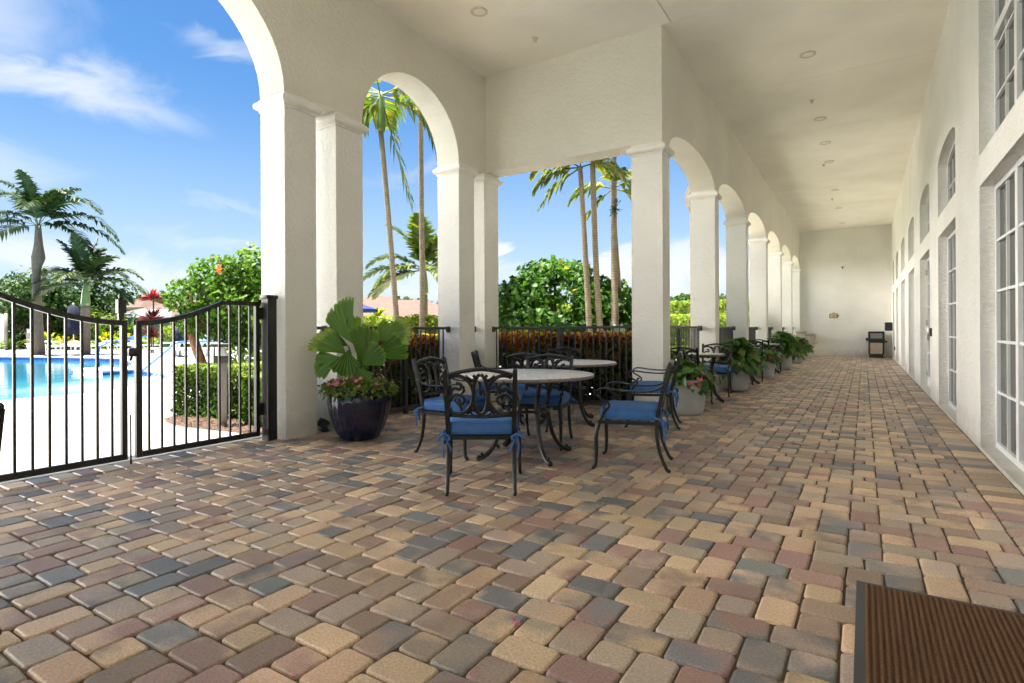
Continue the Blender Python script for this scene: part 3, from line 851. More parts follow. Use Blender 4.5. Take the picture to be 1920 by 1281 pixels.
# ------------------------------------------------------------------ chairs
def make_chair():
    t = empty('armchair', (0, 0, 0), 0)
    mt = M['chairmetal']
    # backrest: posts + crest + lower rail + scrollwork, leaning plane
    def bp(x, z):   # x across, z height -> 3-D on the leaning back plane
        k = (z - 0.42) / 0.5
        return Vector((x, -0.235 - 0.115 * k ** 1.15 if k > 0 else -0.235, z))
    mb = MB()
    for s in (-1, 1):
        mb.tube(catmull([bp(s * 0.238, 0.40), bp(s * 0.243, 0.55), bp(s * 0.247, 0.72), bp(s * 0.25, 0.895)], 4), [0.017] * 13, 4, up=(0, 1, 0.2))
        mb.ball(bp(s * 0.25, 0.9), 0.019, 8)
    mb.tube(catmull([bp(-0.238, 0.868), bp(-0.14, 0.893), bp(0, 0.912), bp(0.14, 0.893), bp(0.238, 0.868)], 5), [0.014, *[0.0145] * 19, 0.014], 8, flat=1.5, up=(0, 0, 1))
    mb.tube(catmull([bp(-0.238, 0.572), bp(0, 0.56), bp(0.238, 0.572)], 4), 0.013, 8)
    for s in (-1, 1):
        def arc(cx, cz, rx, rz, a0, a1, n=14): return [bp(s * (cx + rx * math.cos(R(a0 + (a1 - a0) * k / n))), cz + rz * math.sin(R(a0 + (a1 - a0) * k / n))) for k in range(n + 1)]
        # large outer C that bulges towards the middle
        mb.tube(arc(-0.17, 0.723, 0.118, 0.142, -118, 118, 18), 0.0145, 6)
        # inner lens arc
        mb.tube(arc(0.0, 0.723, -0.052, 0.148, -88, 88, 14), 0.0145, 6)
        # lower link to rail
        mb.tube(arc(-0.03, 0.60, 0.045, 0.035, 100, 260, 8), 0.009, 6)
        # C-scroll volutes at the side
        v = [bp(s * -0.232, 0.735), bp(s * -0.19, 0.772), bp(s * -0.145, 0.765), bp(s * -0.14, 0.80), bp(s * -0.165, 0.808)]
        mb.tube(catmull(v, 4), 0.0122, 6); mb.ball(v[-1], 0.016, 8)
        v = [bp(s * -0.232, 0.672), bp(s * -0.18, 0.725), bp(s * -0.12, 0.70), bp(s * -0.135, 0.655), bp(s * -0.165, 0.665)]
        mb.tube(catmull(v, 4), 0.0122, 6); mb.ball(v[-1], 0.016, 8)
        v = [bp(s * -0.105, 0.86), bp(s * -0.06, 0.83), bp(s * -0.035, 0.845), bp(s * -0.05, 0.868)]
        mb.tube(catmull(v, 4), 0.0122, 6); mb.ball(v[1], 0.015, 8)
        v = [bp(s * -0.10, 0.58), bp(s * -0.065, 0.612), bp(s * -0.04, 0.60)]
        mb.tube(catmull(v, 3), 0.009, 6); mb.ball(v[1], 0.014, 8)
    mb.build('backrest', mt, t)
    # seat frame
    mb = MB()
    mb.tube([(-0.25, -0.24, 0.405), (0.25, -0.24, 0.405), (0.275, 0.24, 0.405), (-0.275, 0.24, 0.405)], 0.015, 4, closed=True, up=(0, 0, 1))
    for k in range(1, 6):
        y = -0.24 + 0.48 * k / 6
        mb.tube([(-0.25, y, 0.408), (0.25, y, 0.408)], 0.007, 6)
    mb.build('seat_frame', mt, t)
    for s in (-1, 1):
        mb = MB()
        mb.tube(catmull([(s * 0.266, 0.235, 0.41), (s * 0.282, 0.262, 0.30), (s * 0.284, 0.262, 0.16), (s * 0.286, 0.268, 0.05), (s * 0.290, 0.285, 0.018)], 4), [0.019, .019, .019, .019, .018, .018, .017, .017, .016, .016, .015, .015, .015, .015, .016, .016, .017], 8)
        mb.ball((s * 0.291, 0.290, 0.017), 0.017, 8)
        mb.build('leg', mt, t)
        mb = MB()
        mb.tube(catmull([(s * 0.239, -0.236, 0.41), (s * 0.24, -0.238, 0.30), (s * 0.242, -0.262, 0.16), (s * 0.244, -0.305, 0.05), (s * 0.245, -0.328, 0.016)], 4), [0.018, .018, .018, .018, .018, .017, .017, .017, .016, .016, .015, .015, .015, .015, .016, .016, .017], 8)
        mb.ball((s * 0.245, -0.333, 0.017), 0.017, 8)
        mb.build('leg', mt, t)
        mb = MB()
        a = catmull([bp(s * 0.25, 0.725), (s * 0.262, -0.23, 0.685), (s * 0.275, -0.12, 0.668), (s * 0.284, 0.05, 0.676), (s * 0.29, 0.185, 0.692), (s * 0.291, 0.245, 0.676), (s * 0.289, 0.258, 0.640), (s * 0.284, 0.235, 0.610)], 5)
        mb.tube(a, 0.0085, 8, flat=2.3, up=(0, 0.05, 1))
        b = catmull([(s * 0.284, 0.235, 0.612), (s * 0.28, 0.185, 0.585), (s * 0.276, 0.15, 0.555), (s * 0.272, 0.165, 0.52), (s * 0.27, 0.20, 0.525), (s * 0.27, 0.195, 0.555), (s * 0.27, 0.175, 0.55)], 4)
        mb.tube(b, 0.010, 8)
        mb.tube(catmull([(s * 0.27, 0.17, 0.522), (s * 0.268, 0.21, 0.47), (s * 0.266, 0.235, 0.41)], 4), 0.013, 8)
        mb.build('armrest', mt, t)
    # cushion with slight crown
    mb = MB()
    n = 10
    vs = []; fs = []
    def out(u, v, w):
        # superellipse plan
        x = u; y = v
        return x, y
    seg = 24
    prof = [(0.90, 0.424), (0.975, 0.43), (1.0, 0.45), (1.005, 0.475), (0.99, 0.505), (0.95, 0.522), (0.8, 0.532), (0.45, 0.538), (0.0, 0.54)]
    for (k, z) in prof:
        for i in range(4 * 6):
            a = 2 * PI * i / 24
            c_, s_ = math.cos(a), math.sin(a)
            e = 0.22
            x = 0.263 * math.copysign(abs(c_) ** e, c_) * k * (1.0 + 0.03 * (s_ > 0))
            y = 0.252 * math.copysign(abs(s_) ** e, s_) * k
            wv = 0.004 * math.sin(7 * x * 9 + y * 23)
            vs.append((x, y - 0.005, z + (wv if z > 0.5 else 0)))
    for i in range(len(prof) - 1):
        for k in range(24):
            fs.append((i * 24 + k, i * 24 + (k + 1) % 24, (i + 1) * 24 + (k + 1) % 24, (i + 1) * 24 + k))
    fs.append(tuple(range(23, -1, -1)))
    mb.add(vs, fs, True)
    cu = mb.build('cushion', M['blue'], t)
    for zz, kk in ((0.512, 0.975), (0.437, 0.99)):
        pp = []
        for i in range(48):
            a = 2 * PI * i / 48; c_, s_ = math.cos(a), math.sin(a)
            pp.append((0.263 * math.copysign(abs(c_) ** 0.22, c_) * kk * (1.0 + 0.03 * (s_ > 0)), 0.252 * math.copysign(abs(s_) ** 0.22, s_) * kk - 0.005, zz))
        mb = MB(); mb.tube(pp, 0.0055, 6, closed=True, up=(0, 0, 1)); mb.build('piping', M['blue'], cu)
    for s in (-1, 1):
        mb = MB()
        x = s * 0.262
        mb.tube(catmull([(x, -0.22, 0.455), (x + s * 0.02, -0.27, 0.44), (x - s * 0.01, -0.285, 0.43)], 4), 0.010, 6)
        mb.tube(catmull([(x, -0.28, 0.44), (x + s * 0.03, -0.30, 0.425), (x + s * 0.045, -0.285, 0.40)], 4), 0.009, 6, flat=1.8)
        mb.tube(catmull([(x, -0.28, 0.44), (x - s * 0.035, -0.30, 0.42), (x - s * 0.03, -0.30, 0.395)], 4), 0.008, 6, flat=1.8)
        mb.tube(catmull([(x, -0.28, 0.43), (x + s * 0.012, -0.298, 0.36), (x + s * 0.006, -0.30, 0.27)], 4), 0.006, 6, flat=1.8)
        mb.tube(catmull([(x, -0.28, 0.43), (x - s * 0.03, -0.30, 0.37), (x - s * 0.055, -0.31, 0.32)], 4), 0.006, 6, flat=1.8)
        mb.ball((x, -0.28, 0.435), 0.013, 6)
        mb.build('tie', M['blue'], cu)
    return t
chair0 = make_chair()
chairs = [
    (-2.505, 3.553, (-0.53, 0.85), 'front black scrollwork armchair, its back to the viewer'),
    (-3.38, 4.37, (1.0, 0.07), 'black scrollwork armchair nearest the blue pot, left of the front table'),
    (-1.75, 4.757, (-0.97, -0.24), 'black armchair seen side on, right of the front table'),
    (-2.875, 5.135, (0.21, -0.98), 'black armchair on the far side of the front table'),
    (-2.235, 6.81, (-0.97, -0.24), 'black side view armchair beside the corner column, right of the back table'),
    (-4.05, 6.15, (0.86, 0.50), 'black armchair left of the back table, turned towards it'),
    (-3.44, 5.96, (-0.25, 0.97), 'black armchair on the near side of the back table, back to back with another'),
    (-3.72, 7.32, (0.42, -0.91), 'black armchair on the far side of the back table, close to the railing'),
    (-3.205, 0.53, (-1.0, 0.0), 'black armchair mostly cut off by the left photo edge'),
    (-2.33, 8.86, (0.05, 1.0), 'black armchair behind the nearest grey pot, its back to the viewer'),
    (-2.30, 10.52, (0.06, -1.0), 'black armchair facing the viewer just before the second grey pot'),
    (-2.30, 12.42, (0.05, 1.0), 'black armchair mostly hidden right behind the second grey pot'),
    (-2.25, 13.95, (0.06, -1.0), 'black armchair facing the viewer just before the third grey pot'),
    (-2.30, 15.95, (0.05, 1.0), 'black armchair half hidden right behind the third grey pot'),
    (-2.25, 17.25, (0.06, -1.0), 'most distant black armchair, before the fourth grey pot'),
]
for i, (x, y, d, l) in enumerate(chairs):
    o = chair0 if i == 0 else copy_tree(chair0)
    o.location = (x, y, 0)
    o.rotation_euler = (0, 0, math.atan2(d[1], d[0]) - PI / 2)
    tag(o, l, 'armchair', 'black cast metal armchairs with blue cushions')
    if i == 8:
        for ch in o.children:
            if ch.name.startswith('cushion'):
                for g_ in list(ch.children): bpy.data.objects.remove(g_)

# ------------------------------------------------------------------ tables
def make_table(rad, z, label, rot=0.0, group='round stone topped patio tables'):
    t = empty('round_table', (0, 0, 0), rot, label, 'table', group)
    mb = MB(); mb.lathe([(0.0001, z), (rad - 0.012, z), (rad - 0.004, z - 0.003)], 64, mi=0)
    tp = mb.build('tabletop', M['table'], t)
    mb = MB(); mb.lathe([(rad - 0.004, z - 0.003), (rad, z - 0.009), (rad, z - 0.026), (rad - 0.012, z - 0.033), (0.0001, z - 0.033)], 64); mb.build('rim', simple('table_rim', (0.20, 0.17, 0.14), 0.45, vary=0.3, scale=30), t)
    k = rad / 0.645
    fs = 0.70 + 0.30 * k
    mt = M['chairmetal']
    mb = MB(); mb.tube([(0.245 * fs * math.cos(2 * PI * i / 32), 0.245 * fs * math.sin(2 * PI * i / 32), 0.45) for i in range(32)], 0.013, 8, closed=True)
    mb.tube([(0.205 * fs * math.cos(2 * PI * i / 32), 0.205 * fs * math.sin(2 * PI * i / 32), 0.44) for i in range(32)], 0.010, 8, closed=True)
    mb.tube([(0.30 * fs * math.cos(2 * PI * i / 32), 0.30 * fs * math.sin(2 * PI * i / 32), z - 0.046) for i in range(32)], 0.012, 8, closed=True)
    mb.build('hoop', mt, t)
    for q in range(4):
        a = PI / 4 + q * PI / 2
        def P(r, zz): return (r * fs * math.cos(a), r * fs * math.sin(a), zz)
        mb = MB()
        path = catmull([P(0.31, z - 0.04), P(0.27, 0.64), P(0.235, 0.55), P(0.235, 0.46), P(0.255, 0.33), P(0.285, 0.21), P(0.345, 0.10), P(0.425, 0.035), P(0.47, 0.022)], 5)
        mb.tube(path, [0.021] * len(path), 8)
        mb.ball(P(0.475, 0.028), 0.027, 8)
        mb.ball(P(0.445, 0.062), 0.016, 8)
        mb.ball(P(0.235, 0.45), 0.03, 8, sz=1.4)
        mb.build('leg', mt, t)
    return t
def place(o, x, y): o.location = (x, y, 0); return o
place(make_table(0.645, 0.78, 'front round patio table with speckled stone top', R(12)), -2.71, 4.54)
place(make_table(0.645, 0.78, 'back round patio table standing near the railing', R(25)), -3.25, 6.46)
place(make_table(0.36, 0.78, 'small bistro table behind the nearest grey pot', 0.3, 'small round bistro tables'), -2.30, 9.65)
place(make_table(0.36, 0.78, 'small bistro table behind the second grey pot', 0.3, 'small round bistro tables'), -2.28, 13.18)
place(make_table(0.36, 0.78, 'small bistro table behind the third grey pot', 0.3, 'small round bistro tables'), -2.28, 16.6)

# ------------------------------------------------------------------ leaves
def leaf(mb, c, n, u, L, W, att, bend=0.15):
    # simple 6-vertex leaf: base, two sides, tip, folded along the middle
    c = Vector(c); u = u.normalized(); w = n.cross(u).normalized(); n = u.cross(w)
    p = [c, c + u * L * 0.45 + w * W * 0.5 + n * bend * W, c + u * L - n * bend * L, c + u * L * 0.45 - w * W * 0.5 + n * bend * W, c + u * L * 0.5]
    mb.add(p, [(0, 4, 1), (1, 4, 2), (2, 4, 3), (3, 4, 0)], True, att=att)

def quad_leaf(mb, c, n, u, L, W, att):
    u = u.normalized(); w = n.cross(u).normalized()
    mb.add([c - u * L * 0.5, c + w * W * 0.5 + u * L * 0.05, c + u * L * 0.5, c - w * W * 0.5 + u * L * 0.05], [(0, 1, 2, 3)], False, att=att)

def rdir(rg):
    while True:
        v = Vector((rg.uniform(-1, 1), rg.uniform(-1, 1), rg.uniform(-1, 1)))
        if 0.05 < v.length < 1: return v.normalized()

def crown(mb, blobs, n, L, W, seed, up=0.3, inner=0.55, full=False, tlo=0.15, thi=0.85, zgrad=0.0, gap=0.35):
    rg = random.Random(seed)
    tot = sum((b[3] * b[4] + b[4] * b[5] + b[3] * b[5]) for b in blobs)
    for b in blobs:
        cx, cy, cz, rx, ry, rz = b[:6]
        m = int(n * (rx * ry + ry * rz + rx * rz) / tot)
        for _ in range(m):
            d = rdir(rg)
            rr = rg.uniform(inner, 1.0) ** 0.6
            # lumpy surface with gaps
            nz = noise.noise(Vector((cx + d.x * 2.1, cy + d.y * 2.1, cz + d.z * 2.1)) * 1.3 + Vector((seed, 0, 0)))
            rr *= 1 + 0.22 * nz
            c = Vector((cx + d.x * rx * rr, cy + d.y * ry * rr, cz + d.z * rz * rr))
            if noise.noise(c * (1.1 / max(0.35, min(rx, 1.2))) + Vector((0, seed, 5))) < -gap: continue
            if c.z < 0.03: continue
            nn = (d * 0.6 + rdir(rg) * 0.8 + Vector((0, 0, up))).normalized()
            u = nn.orthogonal(); u.rotate(Matrix.Rotation(rg.uniform(0, 2 * PI), 3, nn))
            k = rg.uniform(0.65, 1.3)
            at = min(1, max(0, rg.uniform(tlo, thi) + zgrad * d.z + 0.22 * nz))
            (leaf if full else quad_leaf)(mb, c, nn, u, L * k, W * k, at)

def tree(name, x, y, h, trunk_r, blobs, n, L, W, seed, leafmat, label, cat='tree', group=None, barkmat=None, limbs=True, full=False, **kw):
    t = empty(name, (x, y, 0), 0, label, cat, group)
    rg = random.Random(seed)
    mb = MB()
    zt = min(b[2] for b in blobs)
    top = catmull([(0, 0, -0.05), (rg.uniform(-.05, .05), rg.uniform(-.05, .05), zt * 0.5), (rg.uniform(-.1, .1), rg.uniform(-.1, .1), zt)], 4)
    mb.tube(top, [trunk_r * (1 - 0.35 * i / (len(top) - 1)) for i in range(len(top))], 8)
    if limbs:
        for b in blobs:
            e = Vector((b[0], b[1], b[2] + b[5] * 0.3))
            s = Vector(top[-3])
            midp = (s + e) / 2 + Vector((rg.uniform(-.2, .2), rg.uniform(-.2, .2), 0.1)) * b[3] * 0.5
            p = catmull([s, midp, e], 4)
            mb.tube(p, [trunk_r * 0.55 * (1 - 0.8 * i / (len(p) - 1)) for i in range(len(p))], 6)
    mb.build('trunk', barkmat or M['bark'], t)
    mb = MB(); crown(mb, blobs, n, L, W, seed, full=full, **kw)
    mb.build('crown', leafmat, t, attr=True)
    return t

def hedge(name, x0, y0, x1, y1, h, n, L, W, seed, mat, label, cat='hedge', z0=0.01, rz=0, up=0.3, zg=0.5, tlo=0.1, thi=0.75, full=False, group=None, core=True):
    # clipped block; local frame centred, rotated rz
    cx, cy = (x0 + x1) / 2, (y0 + y1) / 2
    a, b = (x1 - x0) / 2, (y1 - y0) / 2
    t = empty(name, (cx, cy, 0), rz, label, cat, group)
    rg = random.Random(seed)
    mb = MB()
    area = [2 * a * 2 * b, 2 * a * h, 2 * a * h, 2 * b * h, 2 * b * h]
    for _ in range(n):
        r = rg.random() * sum(area)
        k = 0
        while r > area[k]: r -= area[k]; k += 1
        dep = abs(rg.gauss(0, 0.09))
        lump = 0.05
        u, v = rg.uniform(-1, 1), rg.random()
        if k == 0: c = Vector((u * a, (v * 2 - 1) * b, h - dep)); nn = Vector((0, 0, 1))
        elif k < 3: s = 1 if k == 1 else -1; c = Vector((u * a, s * (b - dep), z0 + v * (h - z0))); nn = Vector((0, s, 0))
        else: s = 1 if k == 3 else -1; c = Vector((s * (a - dep), u * b, z0 + v * (h - z0))); nn = Vector((s, 0, 0))
        wv = noise.noise(Vector((c.x * 2.2, c.y * 2.2, c.z * 2.2 + seed)))
        c += nn * wv * 0.07
        nd = (nn * 0.7 + rdir(rg) * 0.75 + Vector((0, 0, up))).normalized()
        uu = nd.orthogonal(); uu.rotate(Matrix.Rotation(rg.uniform(0, 2 * PI), 3, nd))
        q = rg.uniform(0.65, 1.3)
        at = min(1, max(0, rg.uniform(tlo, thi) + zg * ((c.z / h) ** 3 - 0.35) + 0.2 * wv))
        (leaf if full else quad_leaf)(mb, c, nd, uu, L * q, W * q, at)
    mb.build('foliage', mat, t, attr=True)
    if core:
        mb = MB()
        ns = max(4, int(2 * max(a, b) / 0.35))
        for i in range(ns):
            f = (i + 0.5) / ns
            if a >= b: p = Vector((-a + 2 * a * f, rg.uniform(-0.3, 0.3) * b, 0))
            else: p = Vector((rg.uniform(-0.3, 0.3) * a, -b + 2 * b * f, 0))
            for _ in range(3):
                e = p + Vector((rg.uniform(-0.2, 0.2), rg.uniform(-0.2, 0.2), h * 0.9))
                mb.tube([p, (p + e) / 2 + rdir(rg) * 0.05, e], [0.014, 0.01, 0.005], 5)
        mb.build('stems', M['bark'], t)
    return t

# ------------------------------------------------------------------ palms
def frond(mb, base, az, el, L, droop, nl, lw, ll, rg, att=(0.3, 0.7), twist=0.0, hang=0.5, rach=0.02, mi_r=1):
    # rachis curve
    d = Vector((math.cos(az) * math.cos(el), math.sin(az) * math.cos(el), math.sin(el)))
    p = Vector(base); pts = [p.copy()]; dirs = [d.copy()]
    ns = 14
    for i in range(ns):
        d = (d + Vector((0, 0, -droop / ns * (0.4 + 1.2 * i / ns)))).normalized()
        p = p + d * (L / ns); pts.append(p.copy()); dirs.append(d.copy())
    mb.tube(pts, [rach * (1 - 0.85 * i / ns) for i in range(ns + 1)], 5, mi=mi_r, att=0.75)
    for k in range(nl):
        f = 0.16 + 0.84 * (k + 0.5) / nl
        x = f * ns; i = min(int(x), ns - 1); q = pts[i].lerp(pts[i + 1], x - i); dd = dirs[i]
        side = dd.cross(Vector((0, 0, 1)))
        if side.length < 0.05: side = Vector((math.sin(az), -math.cos(az), 0))
        side.normalize(); upv = side.cross(dd).normalized()
        lk = ll * (math.sin(PI * min(1, 0.22 + 0.75 * f)) ** 0.7) * rg.uniform(0.85, 1.1)
        for s in (-1, 1):
            if rg.random() < 0.05: continue
            dv = (side * s * rg.uniform(0.75, 1.0) + dd * (0.35 + 0.75 * f) + upv * rg.uniform(-0.1, 0.35)).normalized()
            g = Vector((0, 0, -1))
            m1 = q + dv * lk * 0.5
            d2 = (dv + g * hang * rg.uniform(0.7, 1.3)).normalized()
            m2 = m1 + d2 * lk * 0.5
            wv = (dv.cross(upv)).normalized() * lw * 0.5
            at = min(1, max(0, rg.uniform(*att)))
            mb.add([q - wv * 0.5, q + wv * 0.5, m1 + wv, m1 - wv, m2], [(0, 1, 2, 3), (3, 2, 4)], False, att=at, mi=0)

def palm(name, x, y, pts, radii, top_fronds, leafmat, trunkm, label, seed, shaft=None, cat='palm tree', group=None, lw=0.05, ll=0.5, nl=34, att=(0.2, 0.7), hang=0.5):
    t = empty(name, (x, y, 0), 0, label, cat, group)
    rg = random.Random(seed)
    mb = MB(); pth = catmull(pts, 6)
    rr = []
    m = len(pth)
    for i in range(m):
        f = i / (m - 1) * (len(radii) - 1); k = min(int(f), len(radii) - 2)
        rr.append(radii[k] + (radii[k + 1] - radii[k]) * (f - k))
    mb.tube(pth, rr, 12)
    mb.build('trunk', trunkm, t)
    T = Vector(pts[-1])
    if shaft:
        mb = MB(); L, r0 = shaft
        mb.tube(catmull([T - Vector((0, 0, 0.03)), T + Vector((0.0, 0.01, L * 0.4)), T + Vector((0.01, 0.0, L))], 4), [r0, r0 * 1.12, r0 * 1.12, r0 * 1.05, r0, r0 * 0.9, r0 * 0.75, r0 * 0.6, r0 * 0.45], 10)
        mb.build('crownshaft', M['crownshaft'], t)
        T = T + Vector((0, 0, L * 0.9))
    for f in top_fronds:
        az, el, L, dr = f[:4]
        mb = MB()
        frond(mb, T, R(az), R(el), L, dr, int(nl * (f[4] if len(f) > 4 else 1)), lw, ll, rg, att=att, hang=hang)
        mb.build('frond', [leafmat, M['stem']], t, attr=True)
    return t

# azimuth convention: degrees CCW from +X.  Camera right is ~32 deg, left is ~212 deg, away 122, towards 302
# left background palms (30 m off)
palm('palm_tree', -37.5, 11.8, [(0.4, 0, 0), (0.15, 0, 2.2), (0, 0, 4.4), (0.12, 0.05, 5.2), (0.13, 0.06, 5.9), (0.1, 0.06, 6.9)], [0.25, 0.22, 0.19, 0.31, 0.2, 0.13],
     [(212, 35, 4.4, 1.7), (200, 58, 4.2, 1.7), (225, 20, 4.2, 1.5), (32, 30, 4.9, 1.9), (22, 48, 4.6, 2.0), (45, 14, 4.6, 1.5), (95, 72, 2.8, 1.6), (300, 78, 2.9, 1.3), (60, 72, 3.0, 1.7), (240, 74, 2.8, 1.6), (330, 50, 3.0, 2.0), (10, 64, 3.2, 1.9), (28, 8, 3.6, 1.6), (218, 5, 3.4, 1.6)],
     M['f_palmd'], M['palmgrey'], 'tallest dark feathery palm at the left, rising over the shade trees', 11, lw=0.13, ll=0.95, nl=44, shaft=None, hang=0.9)
palm('palm_tree', -35.35, 13.2, [(0, 0, 0), (0.05, 0, 1.6), (0.08, 0, 2.6)], [0.25, 0.22, 0.20],
     [(212, 24, 3.2, 1.3), (205, 45, 2.9, 1.6), (32, 22, 3.5, 1.4), (40, 42, 3.2, 1.7), (20, 62, 2.7, 1.7), (120, 72, 2.6, 1.2), (300, 80, 2.7, 1.0), (225, 74, 2.7, 1.2), (310, 35, 2.5, 1.6), (100, 45, 2.5, 1.5), (75, 82, 2.7, 1.0), (220, 8, 2.8, 1.2), (30, 5, 2.9, 1.2)],
     M['f_palmd'], M['palmgrey'], 'shorter fluffy palm behind the pool, beside the closed navy parasol', 12, lw=0.13, ll=0.8, nl=46, shaft=(1.25, 0.19), hang=0.5, att=(0.35, 1.0))
# arch palms
palm('palm_tree', -9.9, 10.3, [(0.15, 0.0, 0), (0, 0, 1.6), (-0.12, -0.08, 3.6), (-0.3, -0.2, 6.2)], [0.088, 0.074, 0.068, 0.064],
     [(33, -74, 3.0, 0.12), (24, -12, 2.3, 2.2), (212, -35, 1.7, 1.0), (190, 10, 2.0, 2.2), (60, 40, 2.0, 2.0), (300, 45, 2.0, 2.0), (130, 40, 1.9, 2.2), (250, -55, 1.6, 0.6)],
     M['f_palm'], M['palmtrunk'], 'leaning palm with green crownshaft and drooping frond, seen in the full arch', 13, shaft=(0.95, 0.10), lw=0.13, ll=1.0, nl=22, hang=1.3, att=(0.35, 0.95))
palm('palm_tree', -10.0, 11.4, [(-0.05, 0, 0), (0.0, 0, 2.5), (-0.02, 0, 5.0), (-0.05, 0.0, 12.2)], [0.085, 0.075, 0.068, 0.06],
     [(40, 30, 2.1, 1.8), (100, 40, 2.1, 1.8), (160, 25, 2.1, 1.8), (220, 40, 2.1, 1.8), (280, 30, 2.1, 1.8), (340, 40, 2.1, 1.8)],
     M['f_palm'], M['palmtrunk'], 'slim straight palm trunk in the full arch, its head above view', 14, shaft=(0.7, 0.085), lw=0.15, ll=0.6, nl=20, hang=0.9)
palm('palm_tree', -11.3, 12.95, [(0, 0, 0), (0.0, 0, 1.2), (0.0, 0, 2.3)], [0.15, 0.13, 0.11],
     [(212, 15, 2.2, 1.2), (205, 38, 2.0, 1.6), (32, 18, 2.1, 1.2), (36, 42, 2.0, 1.5), (15, 65, 1.7, 1.3), (120, 60, 1.7, 1.3), (300, 72, 1.8, 1.2), (220, 68, 1.8, 1.3), (250, 12, 1.8, 1.5), (330, 15, 1.8, 1.5), (195, 0, 2.0, 1.2), (216, -5, 1.9, 1.0), (28, 0, 1.9, 1.1)],
     M['f_palm'], M['palmgrey'], 'short bushy foxtail palm behind the slim trunks in the full arch', 15, shaft=(0.8, 0.12), lw=0.085, ll=0.55, nl=62, hang=0.4, att=(0.2, 0.85))
# clump behind the beam opening
grp = 'clump of slim palms behind the beam opening'
palm('palm_tree', -5.4, 11.95, [(0.02, 0, 0), (0.0, 0, 1.3), (-0.08, -0.05, 3.2), (-0.16, -0.1, 4.95)], [0.088, 0.074, 0.062, 0.054],
     [(203, 5, 1.3, 1.5), (212, -32, 1.35, 0.7), (195, 40, 1.4, 2.2), (30, 25, 1.2, 2.0), (300, 35, 1.3, 2.0)],
     M['f_palm'], M['palmtrunk'], 'leftmost slim palm of the clump, fronds hanging to its left', 16, group=grp, lw=0.13, ll=0.55, nl=18, hang=1.2, shaft=None, att=(0.4, 0.98))
palm('palm_tree', -5.2, 12.1, [(0.02, 0, 0), (0.0, 0, 1.3), (-0.09, -0.04, 3.2), (-0.2, -0.12, 8.4)], [0.088, 0.074, 0.066, 0.058],
     [(200, 8, 1.6, 1.8), (30, 20, 1.6, 2.2), (100, 30, 1.6, 2.0), (300, 30, 1.6, 2.2), (250, 30, 1.6, 2.0), (350, 10, 1.6, 2.0)],
     M['f_palm'], M['palmtrunk'], 'browner slim palm trunk, second from the left in the clump', 17, group=grp, lw=0.12, ll=0.5, nl=20, hang=1.0)
palm('palm_tree', -5.08, 12.75, [(0.0, 0, 0), (0.0, 0, 1.5), (-0.02, 0, 3.4), (-0.02, 0.0, 8.8)], [0.10, 0.086, 0.075, 0.068],
     [(200, 8, 1.6, 1.8), (30, 20, 1.6, 2.2), (100, 30, 1.6, 2.0), (300, 30, 1.6, 2.2), (250, 30, 1.6, 2.0), (350, 10, 1.6, 2.0)],
     M['f_palm'], M['palmtrunk'], 'thickest pale trunk of the clump, with a tuft of airplants', 18, group=grp, lw=0.12, ll=0.5, nl=20, hang=1.0)
palm('palm_tree', -5.3, 13.8, [(0.03, 0, 0), (0.0, 0, 1.2), (-0.1, -0.05, 2.8), (-0.22, -0.1, 4.85)], [0.075, 0.065, 0.055, 0.05],
     [(205, 20, 1.3, 1.8), (30, 30, 1.4, 1.7), (20, -10, 1.3, 1.4), (60, 55, 1.4, 2.0), (215, -40, 1.25, 0.7), (300, 40, 1.3, 2.0)],
     M['f_palm'], M['palmtrunk'], 'thinnest palm of the clump, leaning behind the pale trunk', 19, group=grp, lw=0.12, ll=0.55, nl=22, hang=1.0, att=(0.4, 0.95))
# air plant tuft
mb = MB(); rg = random.Random(3)
for i in range(90):
    d = rdir(rg); c = Vector((0.10, -0.05, 4.07)) + Vector((d.x * 0.17, d.y * 0.12, d.z * 0.28)) * rg.random()
    quad_leaf(mb, c, rdir(rg), d, 0.12, 0.03, rg.uniform(0, 0.5))
o = mb.build('airplant_tuft', M['f_mid'], attr=True); o.location = (-5.1, 12.62, 0); tag(o, 'dark airplant tuft clinging to the pale palm trunk', 'airplant')

# ------------------------------------------------------------------ near garden
# hibiscus tree with leaning trunk
t = empty('hibiscus_tree', (-9.0, 4.95, 0), 0, 'bright green hibiscus tree with leaning brown trunk and one orange flower', 'tree')
mb = MB()
mb.tube(catmull([(0.12, 0.08, -0.05), (0.02, 0.03, 0.55), (-0.18, -0.08, 1.25), (-0.35, 0.0, 1.9)], 5), [0.085] * 5 + [0.075] * 5 + [0.05] * 6, 8)
for e in ((-0.35, 0.0, 1.9), (0.5, 0.5, 2.1), (0.1, 0.4, 2.2), (0.9, 0.7, 1.9), (0.8, 0.2, 1.5)):
    mb.tube(catmull([(-0.15, -0.06, 1.15), ((e[0] - 0.2) * 0.5, e[1] * 0.4, 1.6), e], 5), [0.045 - 0.0035 * i for i in range(11)], 6)
mb.build('trunk', M['hibbark'], t)
mb = MB()
hb = [(-0.12, 0.0, 1.75, 0.42), (0.30, 0.0, 2.02, 0.48), (0.80, 0.1, 2.12, 0.52), (1.30, 0.1, 1.95, 0.60), (0.15, 0.1, 1.42, 0.46), (0.65, 0.0, 1.55, 0.60), (1.15, 0.0, 1.45, 0.60), (0.55, 0.3, 1.22, 0.42), (0.55, 0.35, 1.9, 0.5), (-0.2, 0.1, 1.35, 0.30)]
crown(mb, [(r_ * 0.8465 - d_ * 0.5324, r_ * 0.5324 + d_ * 0.8465, z_, q_, q_, q_ * 0.85) for (r_, d_, z_, q_) in hb], 8500, 0.095, 0.062, 21, full=True, tlo=0.05, thi=0.78, zgrad=0.22)
mb.build('crown', M['f_hib'], t, attr=True)
mb = MB(); rg = random.Random(5)
